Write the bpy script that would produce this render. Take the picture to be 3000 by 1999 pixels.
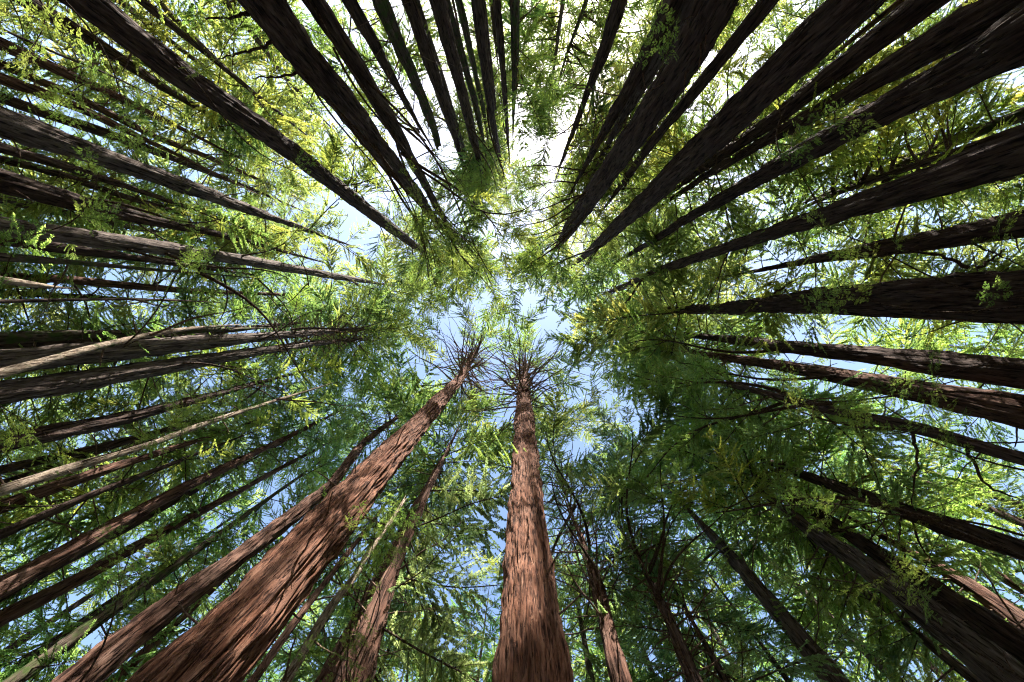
import bpy, math, random
import numpy as np
from mathutils import Matrix, Vector

for o in list(bpy.data.objects):
    bpy.data.objects.remove(o)
SC = bpy.context.scene
COL = SC.collection
RAD = math.radians
random.seed(7)
RNG = np.random.default_rng(7)

# ------------------------------------------------------------------ camera
# x = picture right, y = picture down, z = straight up; the photographer lies back and looks up
EYE = Vector((0, 0, 1.6))
CAM_R = Matrix(((0.99987, 0.00053, -0.01594), (0.00053, 0.99779, 0.06646), (0.01594, -0.06646, 0.99766)))
cam_d = bpy.data.cameras.new('camera')
cam_d.lens = 14.0
cam_d.sensor_width = 36.0
cam_d.clip_end = 6000
cam_d.clip_start = 0.05
cam = bpy.data.objects.new('camera', cam_d)
COL.objects.link(cam)
axes = [CAM_R @ Vector((1, 0, 0)), CAM_R @ Vector((0, -1, 0)), CAM_R @ Vector((0, 0, -1))]
cam.matrix_world = Matrix.Translation(EYE) @ Matrix((axes[0], axes[1], axes[2])).transposed().to_4x4()
SC.camera = cam

# ------------------------------------------------------------------ light
SUN_DIR = Vector((0.108, -0.603, 0.790)).normalized()
SUN_ELEV = math.asin(SUN_DIR.z)
world = bpy.data.worlds.new('World')
SC.world = world
world.use_nodes = True
wn = world.node_tree
sky_n = wn.nodes.new('ShaderNodeTexSky')
sky_n.sky_type = 'NISHITA'
sky_n.sun_disc = False
sky_n.sun_elevation = SUN_ELEV
sky_n.sun_rotation = math.atan2(SUN_DIR.x, SUN_DIR.y)
sky_n.air_density = 1.0
sky_n.dust_density = 1.4
sky_n.ozone_density = 1.0
bg = wn.nodes['Background']
wn.links.new(sky_n.outputs[0], bg.inputs[0])
bg.inputs[1].default_value = 0.12
sun_d = bpy.data.lights.new('sun', 'SUN')
sun_d.energy = 5.0
sun_d.angle = RAD(0.53)
sun_d.color = (1.0, 0.95, 0.87)
sun = bpy.data.objects.new('sun', sun_d)
COL.objects.link(sun)
sun.rotation_euler = (-SUN_DIR).to_track_quat('-Z', 'Y').to_euler()
sun.location = SUN_DIR * 120

SC.view_settings.view_transform = 'Standard'
SC.view_settings.look = 'None'
SC.view_settings.gamma = 1.0
SC.view_settings.exposure = 1.95
SC.render.engine = 'CYCLES'
cy = SC.cycles
cy.max_bounces = 6
cy.diffuse_bounces = 4
cy.transmission_bounces = 6
cy.adaptive_threshold = 0.03
cy.denoising_prefilter = 'NONE'
cy.sample_clamp_indirect = 3.0
cy.glossy_bounces = 2
cy.use_denoising = True
cy.filter_width = 1.1
cy.caustics_reflective = False
cy.caustics_refractive = False

NFILL = 112
SUN_OPEN = 0.3
TREES = [
 ('A1', 'redwood_tree', 'd', 'dark slim redwood just left of the thick trunk in the top left corner',
  [(-28.11,-17.93,25.1,0.400),(-28.04,-18.03,27.9,0.439),(-28.04,-18.04,30.7,0.379),(-28.16,-17.85,33.0,0.352),(-28.05,-18.02,36.5,0.261),(-28.00,-18.10,37.9,0.204)]),
 ('A2', 'redwood_tree', 'd', 'thick black-brown redwood running diagonally in from the top left corner',
  [(-13.01,-9.45,14.0,0.525),(-13.13,-9.28,17.3,0.519),(-13.05,-9.40,21.6,0.560),(-13.11,-9.32,27.9,0.543),(-13.29,-9.06,42.4,0.578),(-13.35,-8.96,49.1,0.522),(-13.41,-8.88,57.6,0.371)]),
 ('F1', 'redwood_tree', 'g', 'faint thin redwood in bright leaves right of the thick top left trunk',
  [(-25.32,-21.95,31.1,0.190),(-25.61,-21.61,35.3,0.218),(-25.70,-21.51,39.2,0.174)]),
 ('F2', 'redwood_tree', 'g', 'faint grey redwood trunk behind leaves, touching the wide trunk left of top centre',
  [(-19.03,-20.31,28.8,0.225),(-19.07,-20.27,31.6,0.221),(-19.50,-19.86,34.5,0.183)]),
 ('A4d', 'young_tree', 'd', 'hair-thin sapling stem, highest at the left edge above the leafy reddish trunks',
  [(-18.71,-10.30,16.4,0.055),(-18.66,-10.40,17.4,0.053),(-18.52,-10.64,19.1,0.052),(-18.37,-10.89,20.5,0.042)]),
 ('A4a', 'redwood_tree', 'r', 'reddish redwood behind hanging sprays at upper left edge, upper one of three',
  [(-25.52,-13.30,21.7,0.300),(-25.43,-13.47,23.7,0.289),(-25.30,-13.70,26.6,0.234),(-25.24,-13.82,29.1,0.180)]),
 ('A4b', 'redwood_tree', 'r', 'reddish redwood behind hanging sprays at upper left edge, middle one of three',
  [(-28.35,-13.69,23.9,0.250),(-28.28,-13.84,26.2,0.253),(-28.23,-13.93,29.7,0.237),(-28.34,-13.72,33.0,0.224),(-28.03,-14.33,38.8,0.224)]),
 ('A4c', 'redwood_tree', 'r', 'reddish redwood behind hanging sprays at upper left edge, lowest of three',
  [(-25.52,-11.57,21.6,0.300),(-25.40,-11.83,23.2,0.283),(-25.33,-11.96,25.7,0.226),(-25.37,-11.90,28.5,0.172)]),
 ('A5', 'redwood_tree', 'd', 'even dark slender redwood at left edge, above the widest fluted left trunk',
  [(-29.16,-12.20,24.4,0.300),(-29.07,-12.42,27.5,0.351),(-28.89,-12.83,30.6,0.339),(-28.86,-12.90,33.5,0.300),(-28.77,-13.09,36.9,0.266),(-28.65,-13.36,42.6,0.217),(-28.56,-13.54,48.2,0.132)]),
 ('A6', 'redwood_tree', 'g', 'wide fluted redwood that flares at the left edge, a quarter down the picture',
  [(-18.56,-6.87,16.0,0.600),(-18.53,-6.94,18.1,0.468),(-18.50,-7.01,20.0,0.419),(-18.48,-7.08,22.6,0.418),(-18.45,-7.14,25.9,0.369),(-18.43,-7.19,30.2,0.298),(-18.41,-7.24,31.7,0.228)]),
 ('A7', 'redwood_tree', 'd', 'narrow redwood close below the wide fluted trunk at left edge, upper of two',
  [(-24.30,-7.82,20.4,0.250),(-24.26,-7.93,22.2,0.235),(-24.27,-7.92,24.4,0.238),(-24.26,-7.93,26.4,0.188),(-24.28,-7.89,28.8,0.155)]),
 ('A7b', 'redwood_tree', 'd', 'narrow redwood below the wide fluted trunk at left edge, lower of two',
  [(-25.98,-7.75,21.7,0.210),(-25.91,-7.97,23.6,0.230),(-25.95,-7.84,26.3,0.235),(-25.98,-7.73,28.9,0.182),(-25.95,-7.83,32.6,0.165)]),
 ('A8', 'redwood_tree', 'd', 'stout dark redwood at left edge, directly above the grey sunlit trunk',
  [(-21.26,-5.47,18.0,0.500),(-21.27,-5.42,19.9,0.420),(-21.28,-5.37,21.9,0.367),(-21.27,-5.42,24.3,0.325),(-21.24,-5.54,26.9,0.251),(-21.21,-5.66,29.4,0.222),(-21.19,-5.72,30.5,0.193),(-21.20,-5.71,34.3,0.137),(-21.21,-5.68,39.9,0.102)]),
 ('A9', 'redwood_tree', 'g', 'grey sunlit redwood with long smooth taper from left edge, a third down',
  [(-19.93,-3.42,16.9,0.375),(-19.91,-3.53,19.5,0.446),(-19.89,-3.68,23.2,0.435),(-19.84,-3.90,28.9,0.391),(-19.82,-4.01,36.1,0.396),(-19.79,-4.15,46.2,0.383),(-19.77,-4.26,50.3,0.307),(-19.74,-4.38,56.5,0.210)]),
 ('A10', 'young_tree', 'm', 'thin dark mossy stem just beneath the grey sunlit trunk at left edge',
  [(-14.58,-1.63,12.7,0.150),(-14.57,-1.69,13.8,0.117),(-14.56,-1.75,15.6,0.081),(-14.56,-1.78,17.4,0.067),(-14.55,-1.89,19.5,0.048)]),
 ('A11', 'redwood_tree', 'r', 'slim redwood with pinkish sunlit patches, mid left under the mossy stem',
  [(-27.51,-2.08,23.1,0.250),(-27.51,-2.16,26.0,0.282),(-27.51,-2.05,29.5,0.270),(-27.52,-2.00,34.0,0.250),(-27.51,-2.09,39.2,0.217),(-27.49,-2.31,46.3,0.172)]),
 ('A12', 'dead_snag', 'p', 'short broken pale snag poking in at the left edge',
  [(-17.01,-1.15,14.5,0.125),(-17.01,-1.08,15.2,0.119),(-17.02,-1.00,16.0,0.078)]),
 ('A13', 'young_tree', 'd', 'very thin level sapling stem crossing the left side below the broken snag',
  [(-18.14,-0.46,15.3,0.080),(-18.14,-0.59,17.2,0.073),(-18.13,-0.71,19.6,0.063),(-18.13,-0.77,22.0,0.055),(-18.13,-0.75,23.9,0.030)]),
 ('A14', 'redwood_tree', 'g', 'stout redwood at mid left crossed by the pale leaning pole',
  [(-20.41,1.88,16.9,0.525),(-20.41,1.82,19.6,0.563),(-20.42,1.78,23.4,0.510),(-20.42,1.77,29.3,0.430),(-20.42,1.77,36.8,0.340),(-20.41,1.80,47.2,0.246),(-20.42,1.74,51.5,0.115)]),
 ('A14b', 'redwood_tree', 'd', 'dark redwood half hidden above the stout trunk the pale pole crosses',
  [(-26.28,1.77,21.3,0.425),(-26.29,1.65,26.6,0.438),(-26.30,1.49,32.4,0.358),(-26.31,1.24,41.6,0.271),(-26.32,1.06,47.0,0.175)]),
 ('A15', 'leaning_pole', 'p', 'pale bent leaning pole crossing in front of the stout mid left trunk',
  [(-11.85,1.35,10.4,0.115),(-11.87,1.19,11.2,0.104),(-11.89,0.96,12.3,0.094),(-11.91,0.74,13.6,0.089),(-11.91,0.62,14.4,0.079),(-11.92,0.51,15.6,0.068)]),
 ('A16', 'redwood_tree', 'g', 'stout redwood right below the one crossed by the pale pole, sky between them',
  [(-20.41,3.05,16.8,0.525),(-20.40,3.08,19.5,0.492),(-20.41,3.01,23.3,0.468),(-20.43,2.90,29.2,0.403),(-20.43,2.86,36.7,0.327),(-20.41,2.99,47.1,0.246),(-20.40,3.08,56.6,0.127)]),
 ('A17', 'redwood_tree', 'd', 'dark redwood with shaggy top, lower left below the pair of stout trunks',
  [(-20.65,5.09,16.8,0.425),(-20.61,5.22,19.2,0.349),(-20.56,5.44,21.6,0.336),(-20.57,5.39,24.1,0.266),(-20.56,5.43,27.8,0.231),(-20.58,5.36,30.8,0.171),(-20.57,5.39,34.6,0.116)]),
 ('A18', 'leaning_pole', 'p', 'long pale leaning pole at lower left with bright leaf sprays at its top',
  [(-12.15,4.11,10.5,0.125),(-12.14,4.13,11.7,0.131),(-12.12,4.18,12.9,0.112),(-12.08,4.29,14.3,0.101),(-12.11,4.21,15.2,0.097),(-12.12,4.19,16.8,0.096),(-12.11,4.23,18.7,0.081),(-12.09,4.28,21.5,0.062),(-12.06,4.37,24.5,0.045)]),
 ('A19', 'redwood_tree', 'd', 'dark redwood hidden just above the long pale pole at lower left',
  [(-28.09,8.38,22.4,0.250),(-28.02,8.60,24.6,0.253),(-27.96,8.81,27.2,0.254),(-27.93,8.89,28.7,0.215),(-27.89,9.04,31.0,0.203),(-27.85,9.14,33.0,0.155)]),
 ('A20', 'redwood_tree', 'r', 'dark reddish redwood just under the long pale pole at lower left',
  [(-24.56,9.07,19.5,0.325),(-24.55,9.09,22.0,0.327),(-24.49,9.24,25.3,0.259),(-24.40,9.50,29.6,0.194),(-24.36,9.60,31.7,0.148)]),
 ('A21', 'redwood_tree', 'd', 'slender redwood at lower left, second trunk below the long pale pole',
  [(-22.67,9.60,18.1,0.250),(-22.70,9.54,20.4,0.208),(-22.68,9.58,22.6,0.189),(-22.66,9.62,24.3,0.172),(-22.64,9.68,25.3,0.141)]),
 ('A22', 'redwood_tree', 'r', 'straight brown redwood at lower left, third trunk below the long pale pole',
  [(-21.54,11.36,17.1,0.475),(-21.57,11.30,20.0,0.409),(-21.64,11.17,23.2,0.368),(-21.63,11.18,27.5,0.335),(-21.58,11.28,31.9,0.300),(-21.52,11.40,36.4,0.240),(-21.48,11.48,40.6,0.215),(-21.46,11.51,43.0,0.146)]),
 ('A23', 'redwood_tree', 'r', 'slim straight redwood, lowest trunk to leave by the left edge',
  [(-22.67,13.26,17.8,0.350),(-22.52,13.51,20.7,0.330),(-22.48,13.58,23.9,0.315),(-22.33,13.83,28.2,0.276),(-22.17,14.07,33.5,0.222),(-22.04,14.27,38.8,0.184),(-21.86,14.55,43.0,0.122)]),
 ('A24', 'redwood_tree', 'r', 'sun-dappled redwood left of the biggest sunlit trunk in the bottom left',
  [(-13.34,11.14,12.7,0.540),(-13.40,11.06,14.3,0.479),(-13.24,11.25,17.7,0.468),(-13.02,11.51,22.1,0.442),(-12.86,11.68,26.5,0.400),(-12.85,11.70,29.6,0.374),(-13.28,11.20,32.2,0.337),(-13.43,11.02,37.3,0.283),(-13.33,11.15,40.7,0.241),(-13.26,11.24,44.0,0.149)]),
 ('A25', 'redwood_tree', 'h', 'biggest sunlit red-brown redwood leaning from bottom left to a bare-branched top near centre',
  [(-5.31,5.89,7.6,0.700),(-5.26,5.94,9.3,0.710),(-5.31,5.89,12.8,0.669),(-5.34,5.86,17.5,0.624),(-5.33,5.87,23.8,0.562),(-5.33,5.87,30.7,0.497),(-5.32,5.88,38.7,0.416),(-5.57,5.64,45.8,0.299),(-5.90,5.29,52.4,0.176)]),
 ('A26', 'redwood_tree', 'r', 'thin reddish trunk partly hidden behind the right flank of the biggest sunlit redwood',
  [(-10.03,13.82,15.8,0.175),(-10.05,13.81,17.5,0.194),(-10.04,13.82,19.6,0.164),(-9.90,13.92,25.0,0.140),(-9.82,13.97,29.1,0.098)]),
 ('A27', 'leaning_pole', 'p', 'pale straight dead pole with broken tip, between the two big sunlit redwoods',
  [(-5.15,8.12,9.8,0.110),(-5.20,8.08,11.1,0.106),(-5.21,8.08,12.4,0.104),(-5.09,8.16,13.0,0.096),(-5.13,8.13,15.0,0.096),(-5.05,8.18,16.7,0.084),(-5.04,8.19,18.3,0.060)]),
 ('A28', 'redwood_tree', 'r', 'slim reddish redwood between pale dead pole and the central sunlit redwood',
  [(-5.82,11.07,12.9,0.300),(-5.78,11.09,14.5,0.289),(-5.80,11.08,17.4,0.287),(-5.83,11.06,20.3,0.280),(-5.83,11.06,23.2,0.300),(-5.79,11.09,26.0,0.289),(-5.81,11.08,28.9,0.258),(-5.78,11.09,32.3,0.210),(-5.80,11.08,34.4,0.128)]),
 ('A28b', 'redwood_tree', 'r', 'short visible dark redwood butt at bottom edge, draped in sprays beside the pale pole',
  [(-4.42,9.83,11.7,0.475),(-4.54,9.77,13.1,0.444),(-4.71,9.69,15.1,0.298),(-4.77,9.66,16.7,0.181)]),
 ('A29', 'redwood_tree', 'h', 'central sunlit red redwood rising from bottom middle to a starburst of bare branches',
  [(0.28,6.67,8.4,0.750),(0.29,6.67,10.6,0.715),(0.29,6.67,14.4,0.668),(0.35,6.66,21.9,0.664),(0.40,6.66,28.4,0.625),(0.45,6.66,38.2,0.510),(0.67,6.64,43.5,0.307),(0.82,6.62,50.7,0.189)]),
 ('A30', 'redwood_tree', 'r', 'redwood right of the central one, its top a fan of orange dead branches',
  [(3.62,12.80,14.8,0.400),(3.62,12.80,16.6,0.332),(3.74,12.77,19.0,0.312),(3.67,12.79,20.8,0.287),(3.69,12.78,22.8,0.210),(3.63,12.80,24.1,0.133),(3.52,12.83,25.1,0.070)]),
 ('A31', 'redwood_tree', 'd', 'slim dark redwood bottom right of centre, inside thin drooping branches',
  [(5.80,12.00,14.0,0.300),(5.91,11.95,15.8,0.213),(5.95,11.92,17.2,0.192),(5.92,11.94,18.6,0.118),(5.89,11.95,19.5,0.053)]),
 ('A31b', 'redwood_tree', 'd', 'faint thin trunk in blue-green shade at bottom edge, right of the slim dark redwood',
  [(7.93,14.00,16.1,0.175),(7.93,14.00,17.0,0.124),(7.95,13.99,18.8,0.086)]),
 ('A32', 'redwood_tree', 'g', 'grey ridged redwood rising from the bottom edge right of centre, standing alone',
  [(12.41,14.37,16.4,0.475),(12.50,14.29,19.4,0.424),(12.54,14.26,23.1,0.360),(12.60,14.20,26.5,0.269),(12.47,14.31,28.6,0.185),(12.48,14.31,30.1,0.112)]),
 ('A33', 'redwood_tree', 'g', 'big dark redwood in the bottom right corner with a pale strip, lower of a pair',
  [(14.48,10.72,12.8,0.600),(14.55,10.63,14.9,0.486),(14.60,10.55,18.1,0.453),(14.47,10.73,20.9,0.339),(14.54,10.65,22.5,0.245),(14.57,10.61,24.4,0.133)]),
 ('A34', 'redwood_tree', 'd', 'big dark redwood in the bottom right corner, upper of a close pair',
  [(16.59,10.96,14.2,0.525),(16.59,10.96,16.2,0.461),(16.59,10.97,18.3,0.394),(16.56,11.02,20.6,0.353),(16.57,11.00,23.1,0.314),(16.56,11.02,25.5,0.209)]),
 ('A35', 'redwood_tree', 'r', 'bright sunlit redwood showing behind the dark pair at the bottom right edge',
  [(19.91,12.25,16.8,0.450),(20.03,12.05,18.2,0.358),(20.06,12.02,19.5,0.246),(20.00,12.12,21.4,0.155)]),
 ('A36', 'redwood_tree', 'd', 'dark redwood at the right edge above the bottom right pair, sprays across its top',
  [(17.17,7.98,14.9,0.375),(16.95,8.44,17.5,0.402),(16.80,8.72,20.1,0.341),(16.59,9.12,23.0,0.291),(16.48,9.32,24.9,0.225),(16.29,9.64,27.4,0.175)]),
 ('A37', 'leaning_tree', 'd', 'curved smooth dark tree bending in from the right edge below the big trunks',
  [(13.27,3.80,12.0,0.200),(13.27,3.82,13.0,0.208),(13.29,3.74,14.1,0.215),(13.28,3.79,15.3,0.223),(13.23,3.95,16.8,0.218),(13.19,4.07,18.6,0.195),(13.17,4.15,20.9,0.185),(13.16,4.18,23.4,0.175),(13.08,4.42,26.4,0.152)]),
 ('A38', 'redwood_tree', 'r', 'thick red-black redwood at right edge with sunlit patches, lower of two',
  [(16.93,3.25,15.0,0.625),(16.93,3.23,18.2,0.474),(16.92,3.28,21.1,0.409),(16.93,3.27,24.4,0.413),(16.91,3.34,28.9,0.338),(16.88,3.51,33.7,0.306),(16.86,3.59,37.6,0.206)]),
 ('A39', 'redwood_tree', 'd', 'thick black-brown redwood at right edge touching the sun-patched trunk below it',
  [(18.17,2.15,16.1,0.575),(18.17,2.14,18.9,0.556),(18.18,2.09,22.7,0.439),(18.16,2.21,28.5,0.460),(18.17,2.12,35.1,0.382),(18.17,2.18,42.1,0.270)]),
 ('A40', 'redwood_tree', 'o', 'huge gnarled old redwood entering level from the middle of the right edge',
  [(15.13,-0.53,13.8,0.775),(15.12,-0.64,16.1,0.735),(15.12,-0.62,18.5,0.636),(15.12,-0.69,21.4,0.596),(15.12,-0.57,25.5,0.473),(15.13,-0.43,31.7,0.342),(15.13,-0.40,38.6,0.281)]),
 ('A40b', 'redwood_tree', 'r', 'thin reddish trunk along the lower side of the huge gnarled redwood',
  [(15.48,0.15,14.1,0.210),(15.48,0.04,16.4,0.209),(15.48,-0.08,18.9,0.163),(15.48,-0.13,21.4,0.112)]),
 ('A41', 'redwood_tree', 'd', 'dark tapering redwood at right edge just above the huge gnarled one',
  [(16.59,-2.98,15.2,0.475),(16.60,-2.91,17.7,0.388),(16.58,-3.03,21.1,0.364),(16.57,-3.07,24.0,0.251),(16.58,-3.04,27.2,0.144)]),
 ('A42', 'redwood_tree', 'd', 'long clean dark redwood from the right edge reaching nearly to the centre',
  [(13.03,-4.23,12.4,0.550),(13.04,-4.19,14.4,0.517),(13.05,-4.18,16.5,0.466),(13.04,-4.19,18.5,0.439),(13.04,-4.20,21.9,0.377),(13.04,-4.21,25.2,0.344),(13.07,-4.09,33.9,0.352),(13.06,-4.14,38.6,0.334),(13.19,-3.72,48.9,0.322),(13.31,-3.24,61.3,0.249)]),
 ('A42b', 'redwood_tree', 'd', 'thin trunk lying along the upper side of the long clean right redwood',
  [(19.90,-7.32,18.1,0.180),(19.88,-7.38,21.2,0.215),(19.83,-7.51,24.7,0.205),(19.82,-7.54,28.7,0.160),(19.90,-7.33,31.4,0.083)]),
 ('A43', 'redwood_tree', 'd', 'massive black redwood that flares into the top right corner, lowest of that fan',
  [(12.44,-6.82,12.1,0.750),(12.48,-6.75,13.2,0.545),(12.42,-6.85,14.9,0.530),(12.39,-6.91,16.5,0.490),(12.37,-6.95,18.6,0.469),(12.34,-7.00,21.5,0.405),(12.34,-7.00,25.7,0.358),(12.33,-7.01,32.2,0.332),(12.41,-6.87,35.2,0.302),(12.47,-6.76,43.7,0.222)]),
 ('A44', 'redwood_tree', 'd', 'black redwood in the top right corner merging with the massive flared trunk',
  [(14.49,-9.10,14.0,0.575),(14.38,-9.28,15.3,0.540),(14.34,-9.35,17.0,0.501),(14.29,-9.42,18.9,0.439),(14.21,-9.54,20.8,0.351),(14.11,-9.69,23.3,0.317),(13.99,-9.86,25.7,0.302),(13.81,-10.11,29.7,0.260)]),
 ('A45', 'redwood_tree', 'd', 'dark redwood at top right, next left of the merged corner trunks',
  [(14.14,-10.84,16.3,0.500),(14.16,-10.82,18.8,0.497),(14.16,-10.81,21.3,0.465),(14.19,-10.77,24.1,0.431),(14.10,-10.89,27.5,0.382),(13.97,-11.06,32.4,0.341),(13.91,-11.13,36.4,0.258)]),
 ('A46', 'redwood_tree', 'd', 'broad purplish-brown redwood at top right with a clean straight edge',
  [(8.13,-7.55,11.8,0.550),(8.16,-7.52,13.3,0.572),(8.15,-7.53,15.6,0.597),(8.25,-7.42,19.4,0.623),(8.18,-7.49,22.1,0.626),(8.30,-7.37,25.4,0.619),(8.28,-7.38,33.8,0.662),(8.30,-7.36,37.4,0.605),(8.34,-7.31,47.0,0.470),(8.27,-7.39,59.5,0.274)]),
 ('A47', 'redwood_tree', 'd', 'slim smooth redwood between the two broad trunks at top right',
  [(8.59,-10.74,16.1,0.300),(8.57,-10.76,18.8,0.296),(8.54,-10.79,23.2,0.297),(8.46,-10.85,26.1,0.280),(8.50,-10.82,30.7,0.270),(8.58,-10.76,35.1,0.237),(8.63,-10.72,40.2,0.144)]),
 ('A48', 'redwood_tree', 's', 'broad rough redwood right of top centre, bristling with broken stubs',
  [(5.53,-8.88,13.6,0.625),(5.72,-8.76,14.9,0.592),(5.74,-8.74,18.2,0.606),(5.67,-8.79,23.0,0.652),(5.52,-8.88,30.2,0.693),(5.40,-8.95,41.8,0.717),(5.26,-9.04,51.9,0.473)]),
 ('A49', 'redwood_tree', 'd', 'redwood close behind the left side of the broad rough stubby trunk',
  [(5.42,-10.98,16.4,0.400),(5.44,-10.98,18.3,0.334),(5.40,-11.00,21.6,0.311),(5.24,-11.07,25.4,0.285),(5.10,-11.14,30.4,0.240),(4.92,-11.22,36.1,0.116)]),
 ('A50', 'redwood_tree', 'g', 'hazy grey redwood glimpsed between the broad rough trunk and the one behind',
  [(6.25,-11.54,19.9,0.400),(6.15,-11.59,22.7,0.386),(6.13,-11.60,26.2,0.272),(6.13,-11.60,29.8,0.156)]),
 ('A51', 'redwood_tree', 'd', 'forked redwood standing in the sun glare right of top centre',
  [(5.00,-15.45,22.4,0.375),(5.06,-15.43,24.9,0.403),(4.97,-15.46,27.4,0.377),(4.83,-15.50,29.8,0.248),(4.75,-15.53,33.3,0.233),(4.60,-15.57,38.4,0.205),(4.44,-15.62,43.1,0.116)]),
 ('A52', 'redwood_tree', 'g', 'thin washed-out trunk in the sun glare at top centre, left of two',
  [(3.89,-27.47,38.4,0.200),(3.91,-27.47,42.6,0.194),(3.94,-27.46,47.9,0.152)]),
 ('A53', 'redwood_tree', 'm', 'thin washed-out greenish trunk in the sun glare at top centre, right of two',
  [(5.96,-27.20,38.4,0.200),(5.36,-27.32,42.8,0.188),(4.86,-27.42,47.8,0.127)]),
 ('A54', 'redwood_tree', 'd', 'slim dark redwood at top centre, last of the dark row before the glare',
  [(-1.43,-20.60,29.1,0.300),(-1.34,-20.61,34.1,0.298),(-1.27,-20.61,40.9,0.254),(-1.23,-20.62,50.6,0.164),(-1.21,-20.62,53.8,0.097)]),
 ('A55', 'redwood_tree', 'm', 'mossy forked trunk at the left rim of the sun glare, top centre',
  [(-0.28,-20.60,29.2,0.350),(-0.25,-20.60,31.2,0.334),(-0.28,-20.60,35.9,0.314),(-0.44,-20.60,40.4,0.179)]),
 ('A56', 'redwood_tree', 'd', 'hidden thin stem left of the slim trunk beside the glare',
  [(-2.37,-27.47,38.3,0.200),(-2.38,-27.47,42.9,0.166),(-2.29,-27.48,45.5,0.096)]),
 ('A57', 'redwood_tree', 'd', 'straight dark redwood left of top centre with a thin stem along its right',
  [(-2.42,-18.31,26.1,0.400),(-2.46,-18.31,30.5,0.397),(-2.47,-18.31,34.7,0.366),(-2.45,-18.31,42.3,0.340),(-2.21,-18.34,50.2,0.254),(-2.09,-18.36,53.8,0.146)]),
 ('A58', 'redwood_tree', 'd', 'thin stem along the right side of the straight dark redwood, top centre',
  [(-2.60,-23.34,33.7,0.175),(-2.57,-23.34,39.9,0.176),(-2.61,-23.34,48.0,0.129)]),
 ('A59', 'redwood_tree', 'm', 'green mossy trunk half hidden in leaves among the dark top row',
  [(-4.32,-22.66,31.9,0.275),(-4.21,-22.69,34.3,0.298),(-4.13,-22.70,38.8,0.273),(-3.98,-22.73,44.3,0.236),(-3.83,-22.75,50.3,0.198),(-3.96,-22.73,54.3,0.117)]),
 ('A60', 'redwood_tree', 'd', 'grey-brown redwood in the top row, fifth trunk left of the glare',
  [(-4.17,-16.13,23.1,0.450),(-4.15,-16.13,27.2,0.445),(-4.09,-16.15,31.3,0.439),(-4.16,-16.13,37.5,0.412),(-4.10,-16.14,43.6,0.313),(-4.18,-16.12,46.9,0.186)]),
 ('A61', 'redwood_tree', 'm', 'dark mossy trunk tight along the right side of a grey-brown top row redwood',
  [(-4.50,-19.45,28.3,0.350),(-4.30,-19.50,33.0,0.346),(-4.07,-19.55,36.9,0.293),(-3.94,-19.57,42.2,0.263),(-3.98,-19.56,47.7,0.171)]),
 ('A62', 'redwood_tree', 'd', 'left trunk of the twin redwoods in the top row, fused for half its length',
  [(-6.09,-17.35,24.7,0.400),(-6.11,-17.35,29.2,0.456),(-6.11,-17.34,33.3,0.468),(-6.12,-17.34,38.1,0.419),(-6.26,-17.29,44.5,0.279),(-6.36,-17.25,46.8,0.169)]),
 ('A63', 'redwood_tree', 'g', 'right trunk of the twin redwoods in the top row, lit along its edge',
  [(-6.09,-18.67,27.2,0.210),(-6.13,-18.66,31.3,0.273),(-6.12,-18.67,36.7,0.337),(-6.23,-18.63,43.3,0.310),(-6.23,-18.63,49.1,0.221)]),
 ('A64', 'broken_redwood', 'm', 'mottled mossy trunk in the top row snapped off with a dark ragged end',
  [(-6.60,-14.99,21.5,0.400),(-6.66,-14.96,24.5,0.357),(-6.60,-14.99,27.5,0.343),(-6.71,-14.94,31.6,0.334),(-6.73,-14.93,35.0,0.341),(-7.04,-14.78,37.6,0.282)]),
 ('A65', 'redwood_tree', 'd', 'smooth dark redwood left of the snapped mossy trunk, tapering out in leaves',
  [(-8.35,-15.46,22.1,0.375),(-8.27,-15.49,24.8,0.362),(-8.29,-15.48,28.0,0.316),(-8.21,-15.53,31.1,0.246),(-8.26,-15.50,34.7,0.184),(-8.17,-15.55,36.1,0.096)]),
 ('A66', 'redwood_tree', 'd', 'sinuous dark redwood beside the wide trunk left of top centre, thin bough at top',
  [(-7.19,-11.04,16.3,0.375),(-7.17,-11.05,18.4,0.386),(-7.26,-11.00,22.2,0.419),(-7.31,-10.96,25.5,0.409),(-7.50,-10.83,29.4,0.374),(-7.61,-10.76,33.7,0.331),(-7.97,-10.49,40.7,0.331),(-8.18,-10.33,48.5,0.283),(-8.34,-10.20,55.2,0.202)]),
 ('A67', 'redwood_tree', 'd', 'wide rough redwood left of top centre, biggest between corner trunk and top row',
  [(-7.41,-9.16,13.7,0.600),(-7.60,-9.01,16.3,0.583),(-7.46,-9.12,18.9,0.625),(-7.59,-9.01,22.7,0.572),(-7.60,-9.01,28.2,0.523),(-7.64,-8.97,33.3,0.417),(-7.75,-8.88,38.2,0.276)]),
]
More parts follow.
